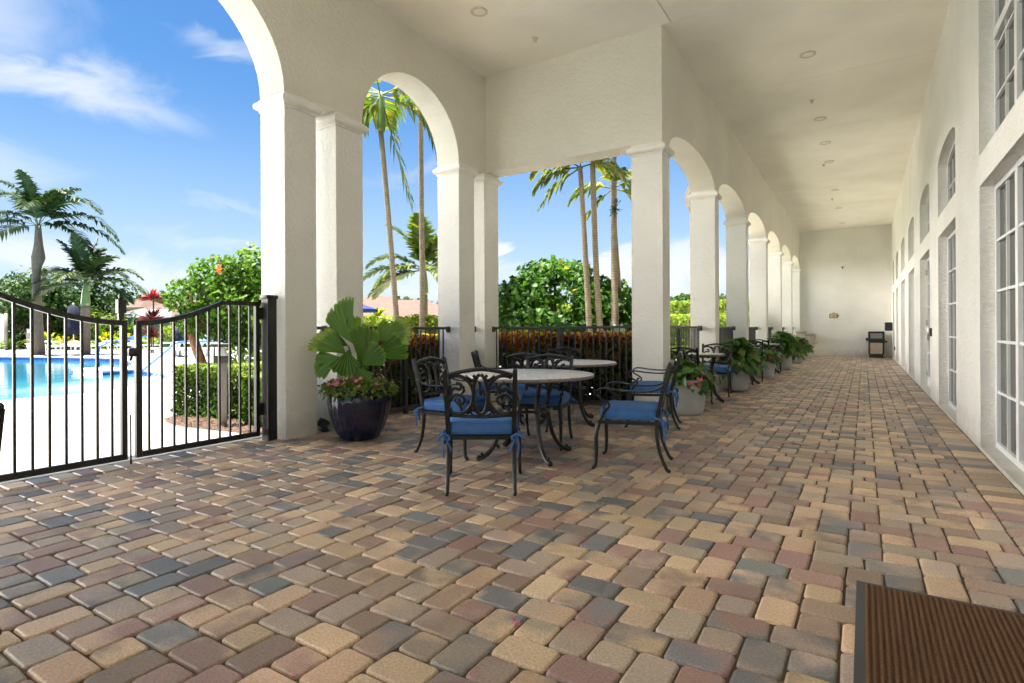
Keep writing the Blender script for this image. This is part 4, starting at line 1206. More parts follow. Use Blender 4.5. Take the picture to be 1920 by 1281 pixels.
for i in range(7):
    a = i * 2 * PI / 7; d = Vector((math.cos(a), 0.35, math.sin(a)))
    leaf(mb, Vector((0.66, -0.12, 2.15)), Vector((0.55, -0.8, 0.2)), d, 0.085, 0.07, 0.5)
mb.build('flower', M['orange'], t)
# box hedges and mulch
mb = MB()
outl = [(-8.25, 4.25), (-8.15, 3.95), (-7.7, 3.78), (-7.25, 3.72), (-6.6, 3.80), (-5.9, 3.88), (-5.87, 4.3), (-5.87, 8.3), (-5.87, 9.5), (-11.5, 9.5), (-11.0, 6.2), (-9.9, 5.4), (-8.9, 5.0)]
mb.slab(outl, [], lambda a, b, d: (a, b, d), -0.03, 0.006)
mb.build('mulch_bed', M['mulch'], kind='structure')
mb = MB(); rg = random.Random(41)
for i in range(2600):
    x, y = rg.uniform(-8.2, -5.9), rg.uniform(3.75, 5.0)
    if y < 3.95 - 0.25 * math.sin((x + 8.2) / 2.3 * PI): continue
    if x < -7.9 and y < 4.0: continue
    d = rdir(rg); d.z *= 0.3
    quad_leaf(mb, Vector((x, y, 0.012 + 0.02 * rg.random())), Vector((rg.uniform(-.6, .6), rg.uniform(-.6, .6), 1)).normalized(), d, 0.05, 0.014, 0.5)
mb.build('mulch_chips', M['mulch'], kind='stuff')
hedge('box_hedge', -8.35, 4.25, -7.05, 4.95, 0.72, 11000, 0.062, 0.036, 31, M['f_box'], 'clipped box hedge left of the bollard, seen through the gate', rz=R(14), zg=0.45, tlo=0.1, thi=0.8)
hedge('box_hedge', -6.72, 4.18, -5.92, 5.2, 0.68, 9500, 0.062, 0.036, 32, M['f_box'], 'clipped box hedge right of the bollard, beside the gate post', zg=0.45, tlo=0.1, thi=0.8)
# croton hedges
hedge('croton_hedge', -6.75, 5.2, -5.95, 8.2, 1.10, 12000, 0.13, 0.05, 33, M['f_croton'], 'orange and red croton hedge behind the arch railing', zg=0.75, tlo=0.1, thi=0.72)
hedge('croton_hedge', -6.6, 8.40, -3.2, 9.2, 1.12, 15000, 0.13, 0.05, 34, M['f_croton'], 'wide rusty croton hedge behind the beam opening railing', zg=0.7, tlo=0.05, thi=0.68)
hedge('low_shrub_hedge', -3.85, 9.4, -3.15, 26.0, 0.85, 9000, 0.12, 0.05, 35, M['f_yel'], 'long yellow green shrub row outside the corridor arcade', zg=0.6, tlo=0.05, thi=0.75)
mb = MB(); mb.slab([(-6.95, 5.0), (-5.80, 5.0), (-5.80, 8.13), (-2.85, 8.13), (-2.85, 9.44), (-6.95, 9.44)], [], lambda a, b, d: (a, b, d), -0.03, 0.002)
mb.build('planting_bed', M['mulch'], kind='structure')
# round tree
tree('round_tree', -7.0, 13.4, 3.2, 0.12, [(0, 0, 2.15, 1.5, 1.4, 0.95), (-1.1, -0.3, 1.85, 1.0, 1.0, 0.75), (1.2, 0.5, 1.75, 0.9, 0.9, 0.75), (0.3, -0.5, 1.45, 1.3, 1.1, 0.7), (-0.9, -0.7, 1.15, 1.0, 0.9, 0.55), (1.3, 0.3, 1.1, 0.75, 0.8, 0.55), (-0.2, 0.2, 2.75, 0.55, 0.5, 0.35)],
     11500, 0.15, 0.13, 22, M['f_round'], 'large rounded sea grape tree framed by the beam opening', full=True, tlo=0.08, thi=0.72, zgrad=0.2, gap=0.28)
# agave by the palms
def spiky(name, x, y, n, L, W, mat, label, seed, el=(20, 80), cat='plant', z=0.0, group=None, droop=0.25):
    t = empty(name, (x, y, z), 0, label, cat, group); rg = random.Random(seed); mb = MB()
    for i in range(n):
        az = rg.uniform(0, 2 * PI); e = R(rg.uniform(*el)); l = L * rg.uniform(0.7, 1.1)
        d = Vector((math.cos(az) * math.cos(e), math.sin(az) * math.cos(e), math.sin(e)))
        s = d.cross(Vector((0, 0, 1))); s = s.normalized() if s.length > .05 else Vector((1, 0, 0))
        p0 = Vector((0, 0, 0.02)); p1 = p0 + d * l * 0.35; p2 = p0 + d * l * 0.72 + Vector((0, 0, -droop * 0.3 * l)); p3 = p0 + d * l + Vector((0, 0, -droop * l))
        a = rg.uniform(0, 1)
        mb.add([p0 - s * W * .3, p0 + s * W * .3, p1 + s * W * .5, p1 - s * W * .5, p2 + s * W * .42, p2 - s * W * .42, p3], [(0, 1, 2, 3), (3, 2, 4, 5), (5, 4, 6)], True, att=a)
    mb.build('leaves', mat, t, attr=True)
    return t
spiky('agave', -4.75, 12.3, 26, 1.75, 0.2, M['f_agave'], 'grey green agave rosette beside the palm clump', 51, el=(35, 85))
spiky('agave', -5.95, 11.4, 18, 1.45, 0.16, M['f_agave'], 'pale spiky agave left of the palm clump', 52, el=(35, 85))
spiky('strap_plant', -9.1, 10.7, 34, 1.75, 0.13, M['f_yel'], 'arching bright strap leaved plant beside the corner column', 53, el=(30, 80), droop=0.45)
# hedges beyond
hedge('clipped_hedge', -18, 20.2, -2.9, 21.2, 1.72, 8000, 0.16, 0.10, 36, M['f_yel'], 'lower clipped yellow green hedge beyond the corridor arches', zg=0.4, tlo=0.2, thi=0.8)
hedge('clipped_hedge', -18, 24.2, -3.0, 25.4, 2.42, 9000, 0.18, 0.11, 37, M['f_yel'], 'taller clipped yellow green hedge standing behind the lower one', zg=0.4, tlo=0.15, thi=0.75)
hedge('shrub_band', -15.5, 10.2, -9.5, 11.2, 1.58, 5200, 0.15, 0.10, 38, M['f_yel'], 'bright lime shrub band below the salmon roofs', rz=R(32), zg=0.4, tlo=0.2, thi=0.85)

# ------------------------------------------------------------------ pool and deck
pool = [(-12.95, -16), (-12.9, 0), (-12.95, 3.5), (-12.9, 4.6), (-13.0, 5.2), (-13.6, 5.8), (-14.3, 6.4), (-14.65, 7.1), (-15.5, 7.75), (-17.1, 8.25), (-19.0, 8.6), (-20.9, 8.9), (-22.2, 9.7), (-25.0, 10.9), (-28.6, 12.0), (-32.4, 11.3), (-36.2, 9.95), (-40.0, 7.6), (-43.0, 4.0), (-44.5, -2), (-43, -16)]
deck = [(-5.745, 3.86), (-5.8, 4.6), (-8, 5.6), (-10.8, 9.4), (-14.6, 14.6), (-20, 20.5), (-30, 21.5), (-41.5, 19.5), (-52, 13.2), (-62, 6), (-62, -30), (8, -30), (8, -1.77), (-5.745, -1.77)]
mb = MB()
mb.slab(deck, [pool], lambda a, b, d: (a, b, d), -0.001, -0.04)
mb.build('pool_deck', M['deck'], kind='structure')
# waterline tile band and coping
mb = MB(); n = len(pool)
for i in range(n):
    a, b = pool[i], pool[(i + 1) % n]
    mb.add([(a[0], a[1], -0.041), (b[0], b[1], -0.041), (b[0], b[1], -0.45), (a[0], a[1], -0.45)], [(0, 1, 2, 3)])
mb.build('pool_wall', M['tile'], kind='structure')
mb = MB()
tr = tessellate_polygon([[Vector((p[0], p[1], 0)) for p in pool]])
mb.add([(p[0], p[1], -0.165) for p in pool], [tuple(t_) for t_ in tr])
o = mb.build('pool_water', M['water'], kind='structure')
# raised step block at the pool edge
mb = MB(); mb.box(-22.3, 8.0, -0.4, -20.2, 8.9, -0.075); mb.build('pool_step', M['tile'], kind='structure')
mb = MB(); mb.box(-22.35, 7.95, -0.0745, -20.15, 8.95, -0.02); mb.build('pool_step_cap', M['concrete'], kind='structure')
# depth marking tile: white glyph strokes on the blue band
def textobj(body, loc, rot, size, mat, name, parent=None, ext=0.001):
    cu = bpy.data.curves.new(name, 'FONT'); cu.body = body; cu.size = size; cu.align_x = 'CENTER'; cu.align_y = 'CENTER'; cu.extrude = ext
    o = bpy.data.objects.new(name, cu); col.objects.link(o)
    dg = bpy.context.evaluated_depsgraph_get(); me = bpy.data.meshes.new_from_object(o.evaluated_get(dg))
    bpy.data.objects.remove(o); me.materials.clear(); me.materials.append(mat)
    o = bpy.data.objects.new(name, me); col.objects.link(o); o.location = loc; o.rotation_euler = rot
    if parent: o.parent = parent
    return o
o = textobj('3 FT', (-17.75, 8.355, -0.105), (PI / 2, 0, R(-11)), 0.14, M['whitepl'], 'depth_marking')
tag(o, 'white pool depth marking on the blue waterline tile', 'pool marking')
# lawn + ground
gl_ = [(-400, -300), (300, -300), (300, 500), (-400, 500)]
mb = MB(); tr = tessellate_polygon([[Vector((p[0], p[1], 0)) for p in gl_], [Vector((p[0], p[1], 0)) for p in pool]])
mb.add([(p[0], p[1], -0.05) for p in gl_ + pool], [tuple(t_) for t_ in tr])
mb.build('ground', M['grass'], kind='structure')

# unseen pale ground behind the shrub row, added to bounce light into the corridor
mb = MB(); mb.slab([(-3.95, 9.45), (-3.95, 30), (-16, 30), (-16, 15.5), (-12.8, 11.2), (-8.5, 9.45)], [], lambda a, b, d: (a, b, d), -0.012, -0.045)
mb.build('bounce_ground', simple('bounce_pale', (0.66, 0.62, 0.54), 0.9, vary=0.1, scale=6), kind='structure')
# pool rails
t = empty('pool_handrail', (-17.0, 7.6, 0), 0, 'long sloping blue handrail at the beach entry of the pool', 'handrail')
def gp(x, y, z): return (x + 17.0, y - 7.6, z)
mb = MB(); pth = catmull([gp(-16.5, 7.30, -0.1), gp(-16.6, 7.42, 0.05), gp(-18.3, 9.0, 0.62), gp(-18.75, 9.45, 0.82), gp(-18.3, 9.85, 0.88), gp(-16.9, 10.9, 0.88)], 6)
mb.tube(pth, 0.032, 10); mb.build('rail', M['railblue'], t)
mb = MB()
for p in ((-16.9, 10.9),): mb.tube([gp(p[0], p[1], 0.88), gp(p[0], p[1], 0)], 0.032, 10)
mb.build('post', M['railblue'], t)
for k, (dx, l) in enumerate(((0, 'left blue grab rail at the far pool steps'), (0.55, 'right blue grab rail at the far pool steps'))):
    t = empty('grab_rail', (-24.6 + dx, 10.2 + dx * 0.3, 0), R(20), l, 'grab rail', 'pair of grab rails at the pool steps')
    mb = MB(); mb.tube(catmull([(0, -0.7, -0.2), (0, -0.7, 0.55), (0, -0.5, 0.72), (0, 0.6, 0.98), (0, 0.95, 0.9), (0, 1.0, 0.0)], 6), 0.03, 8); mb.build('rail', M['railblue'], t)

# loungers
def make_lounger(back):
    t = empty('sun_lounger', (0, 0, 0), 0)
    w = M['whitepl']
    mb = MB()
    for s in (-1, 1): mb.bbox(-0.98, s * 0.33 - 0.025, 0.32, 0.98, s * 0.33 + 0.025, 0.40, 0.01)
    mb.bbox(0.93, -0.33, 0.325, 0.98, 0.33, 0.395, 0.01); mb.bbox(-0.98, -0.33, 0.325, -0.93, 0.33, 0.395, 0.01)
    mb.build('frame', w, t)
    for x in (-0.85, -0.2, 0.85):
        for s in (-1, 1):
            mb = MB(); mb.bbox(x - 0.035, s * 0.33 - 0.022, 0, x + 0.035, s * 0.33 + 0.022, 0.322, 0.008); mb.build('leg', w, t)
    mb = MB(); mb.box(-0.3, -0.30, 0.372, 0.94, 0.30, 0.388); mb.build('seat_sling', M['sling'], t)
    a = R(back)
    Mx = Matrix.Translation((-0.3, 0, 0.38)) @ Matrix.Rotation(a, 4, 'Y') @ Matrix.Rotation(PI, 4, 'Z')
    mb = MB(); mb.box(0, -0.30, 0, 0.78, 0.30, 0.016, M=Mx)
    bk = mb.build('back_sling', M['sling'], t)
    mb = MB()
    for s in (-1, 1): mb.box(0, s * 0.33 - 0.02, -0.01, 0.8, s * 0.33 + 0.02, 0.03, M=Mx)
    mb.box(0.77, -0.31, -0.009, 0.80, 0.31, 0.029, M=Mx)
    mb.build('back_frame', w, t)
    for s in (-1, 1):
        mb = MB(); mb.tube(catmull([(-0.62, s * 0.36, 0.38), (-0.55, s * 0.36, 0.60), (-0.42, s * 0.36, 0.64), (-0.02, s * 0.36, 0.64), (0.06, s * 0.36, 0.6), (0.16, s * 0.36, 0.38)], 4), 0.026, 6); mb.build('armrest', w, t)
    return t
LG = make_lounger(8)
flat = [(-42.6, 13.9, 30, 'white flat lounger at the left end of the row across the pool'), (-40.7, 13.6, 118, 'white flat lounger end on, second of the row across the pool'),
        (-40.2, 14.9, 24, 'white flat lounger in front of the second palm'), (-39.6, 16.4, 26, 'white flat lounger right of the second palm'), (-38.3, 17.4, 30, 'white flat lounger at the right end of the row across the pool')]
for i, (x, y, a, l) in enumerate(flat):
    o = LG if i == 0 else copy_tree(LG)
    o.location = (x, y, 0); o.rotation_euler = (0, 0, R(a)); tag(o, l, 'sun lounger', 'flat white loungers across the pool')
LU = make_lounger(58)
up_ = [(-29.6, 14.6, 'upright pale blue lounger nearest the red cordyline'), (-28.2, 15.0, 'upright pale blue lounger, second from the red cordyline'), (-26.9, 15.4, 'upright pale blue lounger just left of the small navy parasol'),
       (-25.7, 15.8, 'upright pale blue lounger just right of the small navy parasol'), (-24.5, 16.2, 'upright pale blue lounger behind the leaning hibiscus trunk'), (-23.3, 16.6, 'upright pale blue lounger seen above the box hedge and bollard'), (-22.2, 17.0, 'upright pale blue lounger farthest to the right, beside the gate post')]
for i, (x, y, l) in enumerate(up_):
    o = LU if i == 0 else copy_tree(LU)
    o.location = (x, y, 0); o.rotation_euler = (0, 0, R(-148 + 5 * (i % 3))); tag(o, l, 'sun lounger', 'upright loungers beyond the beach entry')
o = copy_tree(LU); o.location = (-53.2, 14.0, 0); o.rotation_euler = (0, 0, R(-160)); tag(o, 'single upright lounger at the far left photo edge', 'sun lounger')

# parasols
def closed_parasol(x, y, h, label, hc=1.6, r=0.2):
    t = empty('closed_parasol', (x, y, 0), 0, label, 'parasol')
    mb = MB(); mb.tube([(0, 0, 0), (0, 0, h)], 0.03, 8); mb.ball((0, 0, h + 0.03), 0.07, 8); mb.build('pole', M['whitepl'], t)
    mb = MB(); mb.lathe([(0.03, h - 0.02), (r * 0.6, h - 0.15), (r * 0.8, h - hc * 0.5), (r * 0.7, h - hc * 0.75), (r * 1.1, h - hc), (0.03, h - hc + 0.05)], 20, wob=lambda a, z: 0.15 * math.cos(7 * a)); mb.build('canopy', M['navy'], t)
    mb = MB(); mb.lathe([(0.35, 0), (0.35, 0.05), (0.05, 0.09), (0.05, 0.3)], 16); mb.build('base', M['bollard'], t)
closed_parasol(-44.6, 16.0, 3.05, 'tall closed navy parasol beside the second palm trunk', 2.0, 0.42)
closed_parasol(-26.9, 13.76, 1.45, 'small closed navy parasol among the upright loungers', 0.7, 0.28)
t = empty('open_parasol', (-22.3, 20.0, 0), 0, 'open royal blue parasol seen beside the second column', 'parasol')
mb = MB(); mb.tube([(0, 0, 0), (0, 0, 2.75)], 0.03, 8); mb.build('pole', M['bollard'], t)
mb = MB(); mb.lathe([(0.001, 2.8), (0.65, 2.52), (1.3, 2.3), (1.3, 2.16), (0.65, 2.42)], 8, smooth=False); mb.build('canopy', M['royal'], t)
# bollards
def bollard(x, y, w, h, rz, label):
    t = empty('bollard_light', (x, y, 0), rz, label, 'bollard light')
    mb = MB(); mb.bbox(-w, -w, 0, w, w, h * 0.80, 0.006); mb.build('post', M['bollard'], t)
    mb = MB(); mb.bbox(-w, -w, h * 0.955, w, w, h, 0.006); mb.box(-w, w * 0.55, h * .8, w, w, h * .956); mb.build('cap', M['bollard'], t)
    mb = MB(); mb.box(-w * 0.85, -w * 0.85, h * 0.801, w * 0.85, w * 0.5, h * 0.953); mb.build('lens', M['lens'], t)
t = empty('bollard_light', (-6.84, 4.02, 0), R(58), 'grey bollard light with a wide dark head, standing between the box hedges', 'bollard light')
mb = MB(); mb.bbox(-0.052, -0.052, 0, 0.052, 0.052, 0.805, 0.005); mb.build('post', M['bollard'], t)
mb = MB(); mb.bbox(-0.10, -0.10, 0.80, 0.10, 0.10, 0.885, 0.006); mb.bbox(-0.11, -0.11, 0.995, 0.11, 0.11, 1.04, 0.008)
for sx, sy in ((1, 1), (-1, 1), (1, -1), (-1, -1)): mb.box(sx * 0.09 - 0.006, sy * 0.09 - 0.006, 0.884, sx * 0.09 + 0.006, sy * 0.09 + 0.006, 0.996)
mb.build('head', simple('bollard_dark', (0.055, 0.05, 0.045), 0.5), t)
mb = MB(); mb.lathe([(0.075, 0.886), (0.05, 0.94), (0.03, 0.994)], 20); mb.build('lens', M['lens'], t)
bollard(-47.5, 14.6, 0.14, 1.45, R(20), 'small distant bollard light across the pool, left of the loungers')
# sign board
t = empty('sign_board', (-50.2, 13.0, 0), R(28), 'cream arched notice board across the pool at the far left', 'sign')
mb = MB()
mb.slab([(-1.35, 0.55), (1.25, 0.55), (1.45, 0.75), (1.45, 2.2), (1.25, 2.42), (0.55, 2.45), (0.35, 2.62), (0.0, 2.72), (-0.35, 2.62), (-0.55, 2.45), (-1.35, 2.42)], [], lambda a, b, d: (a, d, b), -0.06, 0.06)
mb.build('board', M['board'], t)
mb = MB(); mb.tube([(1.55, 0, 0), (1.55, 0, 2.5)], 0.09, 8); mb.tube([(-1.45, 0, 0), (-1.45, 0, 2.5)], 0.09, 8); mb.build('legs', M['bollard'], t)
mb = MB(); mb.box(-0.6, -0.064, 1.78, 1.2, -0.0605, 1.83); mb.lathe([(0.09, 0), (0.16, 0), (0.16, 0.004), (0.09, 0.004)], 16, c=(0, 0, 0)); 
mb.v = [(v if i < 8 else (v[0], -0.062 - v[2], 2.45 + v[1])) for i, v in enumerate(mb.v)]
mb.build('line_and_ring', M['signbrown'], t)

# ------------------------------------------------------------------ background vegetation and houses
grp = 'dark shade trees beyond the pool'
T0 = [(-60.9, 16.0, 'dark shade tree at the far left photo edge'), (-56.2, 16.8, 'dark shade tree just left of the tallest palm trunk'), (-51.9, 17.0, 'dark shade tree between the two left palms'), (-53.8, 20.0, 'dark shade tree right behind the second palm'), (-62.9, 19.5, 'dark shade tree set back behind the notice board')]
for i, (x, y, l) in enumerate(T0):
    rg = random.Random(60 + i)
    bl = [(rg.uniform(-1.6, 1.6), rg.uniform(-1.6, 1.6), rg.uniform(3.0, 4.6), rg.uniform(1.6, 2.4), rg.uniform(1.6, 2.4), rg.uniform(1.0, 1.5)) for _ in range(6)]
    bl += [(rg.uniform(-2, 2), rg.uniform(-1.5, 1.5), rg.uniform(1.6, 2.4), 1.6, 1.6, 1.1) for _ in range(3)]
    tree('shade_tree', x, y, 6, 0.22, bl, 4200, 0.34, 0.22, 60 + i, M['f_dark'], l, group=grp, up=0.5)
# areca palm and cycads behind the loungers
spiky('areca_palm', -50.5, 21.4, 90, 4.6, 0.22, M['f_mid'], 'arching areca palm left of the gate latch', 71, el=(40, 88), droop=0.45)
for i, (x, y, L, n, m, l) in enumerate([(-46.0, 15.0, 1.9, 46, 'f_bright', 'bright cycad clump behind the left loungers'), (-44.8, 15.6, 1.6, 40, 'f_bright', 'bright strap plants just left of the second palm trunk'), (-43.0, 17.3, 1.9, 50, 'f_bright', 'yellow green cycad with orange tips right of the second palm'),
                                    (-42.4, 18.2, 1.9, 50, 'f_bright', 'lime strap plants behind the gate meeting stile'), (-40.3, 18.6, 1.7, 44, 'f_bright', 'lime strap plants below the red cordyline'), (-49.0, 13.9, 1.3, 36, 'f_box', 'low green shrub behind the distant bollard')]):
    spiky('strap_plant', x, y, n, L, 0.16, M[m], l, 80 + i, el=(25, 85), droop=0.4)
# cordyline
t = empty('cordyline', (-34.5, 16.1, 0), 0, 'deep red cordyline with two leafy heads beyond the pool', 'plant')
mb = MB(); mb.tube([(0, 0, 0), (0, 0, 1.9)], 0.04, 6); mb.tube([(0.1, 0.05, 0), (0.05, 0.1, 3.0)], 0.04, 6); mb.build('stems', M['bark'], t)
rg = random.Random(9); mb = MB()
for hz, rr_, n in ((3.05, 0.85, 60), (1.9, 0.95, 80), (1.0, 0.8, 60)):
    for i in range(n):
        d = rdir(rg); d.z = abs(d.z) * 0.9 - 0.15; d.normalize()
        s = d.cross(Vector((0, 0, 1))).normalized() if abs(d.z) < 0.98 else Vector((1, 0, 0))
        b = Vector((0.03, 0.05, hz)); L = rr_ * rg.uniform(0.7, 1.1)
        mb.add([b, b + d * L * 0.5 + s * 0.07, b + d * L + Vector((0, 0, -0.1)), b + d * L * 0.5 - s * 0.07], [(0, 1, 2, 3)], True, att=rg.random())
mb.build('leaves', M['f_cory'], t, attr=True)
# shrubs right of cordyline to hibiscus
for i, (x, y, h, r, m, l) in enumerate([(-37.0, 19.0, 1.6, 1.4, 'f_yel', 'rounded lime shrub just right of the red cordyline'), (-28.0, 19.8, 1.5, 1.5, 'f_hib', 'rounded green shrub behind the upright loungers'), (-25.5, 20.5, 1.6, 1.5, 'f_hib', 'rounded green shrub half hidden by the hibiscus tree'),
                                     (-50.0, 19.6, 2.6, 1.8, 'f_yel', 'tall lime bush right of the dark shade trees'), (-50.5, 15.6, 1.2, 1.0, 'f_dark', 'low dark bush beside the notice board')]):
    rg = random.Random(90 + i)
    tree('shrub', x, y, h, 0.05, [(0, 0, h * 0.55, r, r, h * 0.5), (r * 0.5, r * 0.3, h * 0.5, r * 0.7, r * 0.7, h * 0.45), (-r * 0.6, 0, h * 0.45, r * 0.7, r * 0.7, h * 0.4)], 2200, 0.2, 0.13, 90 + i, M[m], l, cat='shrub', zgrad=0.3)
# far trees
far = [(-97, 54, 'far tree behind the grey screen enclosure'), (-104, 47, 'far tree left of the gate latch'), (-92, 58, 'far tree above the brown roof'), (-84, 62, 'far tree behind the hibiscus'),
       (-74, 66, 'far tree left of the leaning palm trunk'), (-68, 71, 'far tree just right of the leaning palm trunk'), (-62, 74, 'far tree between the two slim palm trunks'), (-56, 76, 'far tree beside the corner column pair'), (-48, 84, 'far tree behind the rounded sea grape'),
       (-40, 88, 'far tree left of the palm clump'), (-33, 92, 'far tree right of the palm clump'), (-27, 96, 'far tree in the first corridor arch'), (-22, 84, 'small far tree in the first corridor arch'), (-18, 92, 'far tree in the second corridor arch')]
for i, (x, y, l) in enumerate(far):
    rg = random.Random(120 + i)
    hh = rg.uniform(6.0, 8.0)
    bl = [(rg.uniform(-3, 3), rg.uniform(-2, 2), rg.uniform(0.5, 0.82) * hh, rg.uniform(2.0, 3.2), rg.uniform(2.0, 3.0), rg.uniform(0.9, 1.3)) for _ in range(6)]
    bl += [(rg.uniform(-4, 4), 0, 1.6, 2.6, 2.4, 1.6) for _ in range(2)]
    tree('far_tree', x, y, hh, 0.25, bl, 1700, 0.6, 0.42, 120 + i, M['f_mid'] if i % 3 else M['f_dark'], l, group='trees on the horizon', up=0.5)
# continuous far vegetation belt
mb = MB(); rg = random.Random(200)
for i in range(14000):
    a = R(rg.uniform(88, 172)); d = rg.uniform(105, 125)
    hgt = 7.0 + 2.4 * noise.noise(Vector((a * 22, 1.3, 0))) + 0.9 * noise.noise(Vector((a * 70, 4.3, 0)))
    c = Vector((math.cos(a) * d, math.sin(a) * d, rg.uniform(0, max(1.0, hgt))))
    nn = rdir(rg) + Vector((0, 0, 0.5)); nn.normalize()
    quad_leaf(mb, c, nn, nn.orthogonal(), 1.5, 1.0, rg.uniform(0.1, 0.8))
mb.build('far_wood', M['f_mid'], attr=True, kind='stuff')

def hip_house(x, y, w, d, eave, ridge, rz, roofm, wallm, label, ridge_len=None):
    t = empty('house', (x, y, 0), rz, label, 'house')
    mb = MB(); mb.box(-w / 2, -d / 2, -0.05, w / 2, d / 2, eave); wl = mb.build('wall', wallm, t)
    rl = (w - d) / 2 if ridge_len is None else ridge_len / 2
    o_ = 0.6
    W, D = w / 2 + o_, d / 2 + o_
    mb = MB()
    mb.add([(-W, -D, eave + .01), (W, -D, eave + .01), (W, D, eave + .01), (-W, D, eave + .01), (-rl, 0, ridge), (rl, 0, ridge), (-W, -D, eave - 0.2), (W, -D, eave - 0.2), (W, D, eave - 0.2), (-W, D, eave - 0.2)],
           [(0, 1, 5, 4), (1, 2, 5), (2, 3, 4, 5), (3, 0, 4)])
    mb.build('roof', roofm, t)
    mb = MB(); mb.slab([(-W, -D), (W, -D), (W, D), (-W, D)], [[(-W + .1, -D + .1), (W - .1, -D + .1), (W - .1, D - .1), (-W + .1, D - .1)]], lambda a, b, q: (a, b, q), eave - 0.25, eave)
    mb.build('fascia', M['housewall'], t)
    for k in range(3):
        xx = -w / 2 + w * (k + 0.5) / 3
        mb = MB(); mb.box(xx - 0.8, -d / 2 - 0.03, 0.7, xx + 0.8, -d / 2 + 0.001, 2.0); mb.build('window', M['glass'], t)
hip_house(-44.5, 43.5, 14, 10, 2.55, 5.0, R(32), M['rooftile'], M['housewall'], 'house with pale salmon hip roof behind the leaning palm', 1.5)
hip_house(-36.5, 39.5, 13, 8, 2.3, 4.1, R(32), M['rooftile'], M['housewall'], 'nearer salmon roofed house right of the leaning palm', 3)
hip_house(-52, 39.0, 9, 7, 2.2, 3.6, R(20), M['rooftile'], M['housewall'], 'low salmon roofed house left of the leaning palm', 1)
hip_house(-51.2, 27.0, 9, 8, 2.35, 4.0, R(20), M['roofbrown'], M['housewall'], 'brown roofed house between the cordyline and the hibiscus', 2)
hip_house(-65.6, 29.6, 4, 4, 3.7, 4.7, R(20), M['roofbrown'], M['pinkwall'], 'pink walled house half hidden by bushes right of the gate latch', 1)
t = empty('screen_enclosure', (-50.4, 23.8, 0), R(32), 'grey screened pool enclosure beside the brown roofed house', 'screen enclosure')
mb = MB(); mb.add([(-2.6, -2, 0), (2.6, -2, 0), (2.6, 2, 0), (-2.6, 2, 0), (-2.6, -2, 2.3), (2.6, -2, 2.3), (2.6, 2, 2.3), (-2.6, 2, 2.3), (-1.2, 0, 3.1), (1.2, 0, 3.1)], [(0, 1, 5, 4), (1, 2, 6, 5), (2, 3, 7, 6), (3, 0, 4, 7), (4, 5, 9, 8), (5, 6, 9), (6, 7, 8, 9), (7, 4, 8)]); mb.build('screens', M['screen'], t)
mb = MB()
for x in (-2.6, -1.3, 0, 1.3, 2.6): mb.box(x - 0.05, -2.06, 0, x + 0.05, -2.005, 2.34)
mb.box(-2.6, -2.07, 2.27, 2.6, -2.01, 2.36); mb.build('framing', M['housewall'], t)
spiky('dwarf_palm', -28.3, 27.6, 40, 1.5, 0.16, M['f_bright'], 'small golden palm in front of the salmon roofs', 72, el=(10, 80), z=2.0, droop=0.4)
mb = MB(); mb.tube([(0, 0, -2.0), (0, 0, 0.05)], 0.1, 8); mb.build('trunk', M['palmtrunk'], bpy.data.objects['dwarf_palm'])

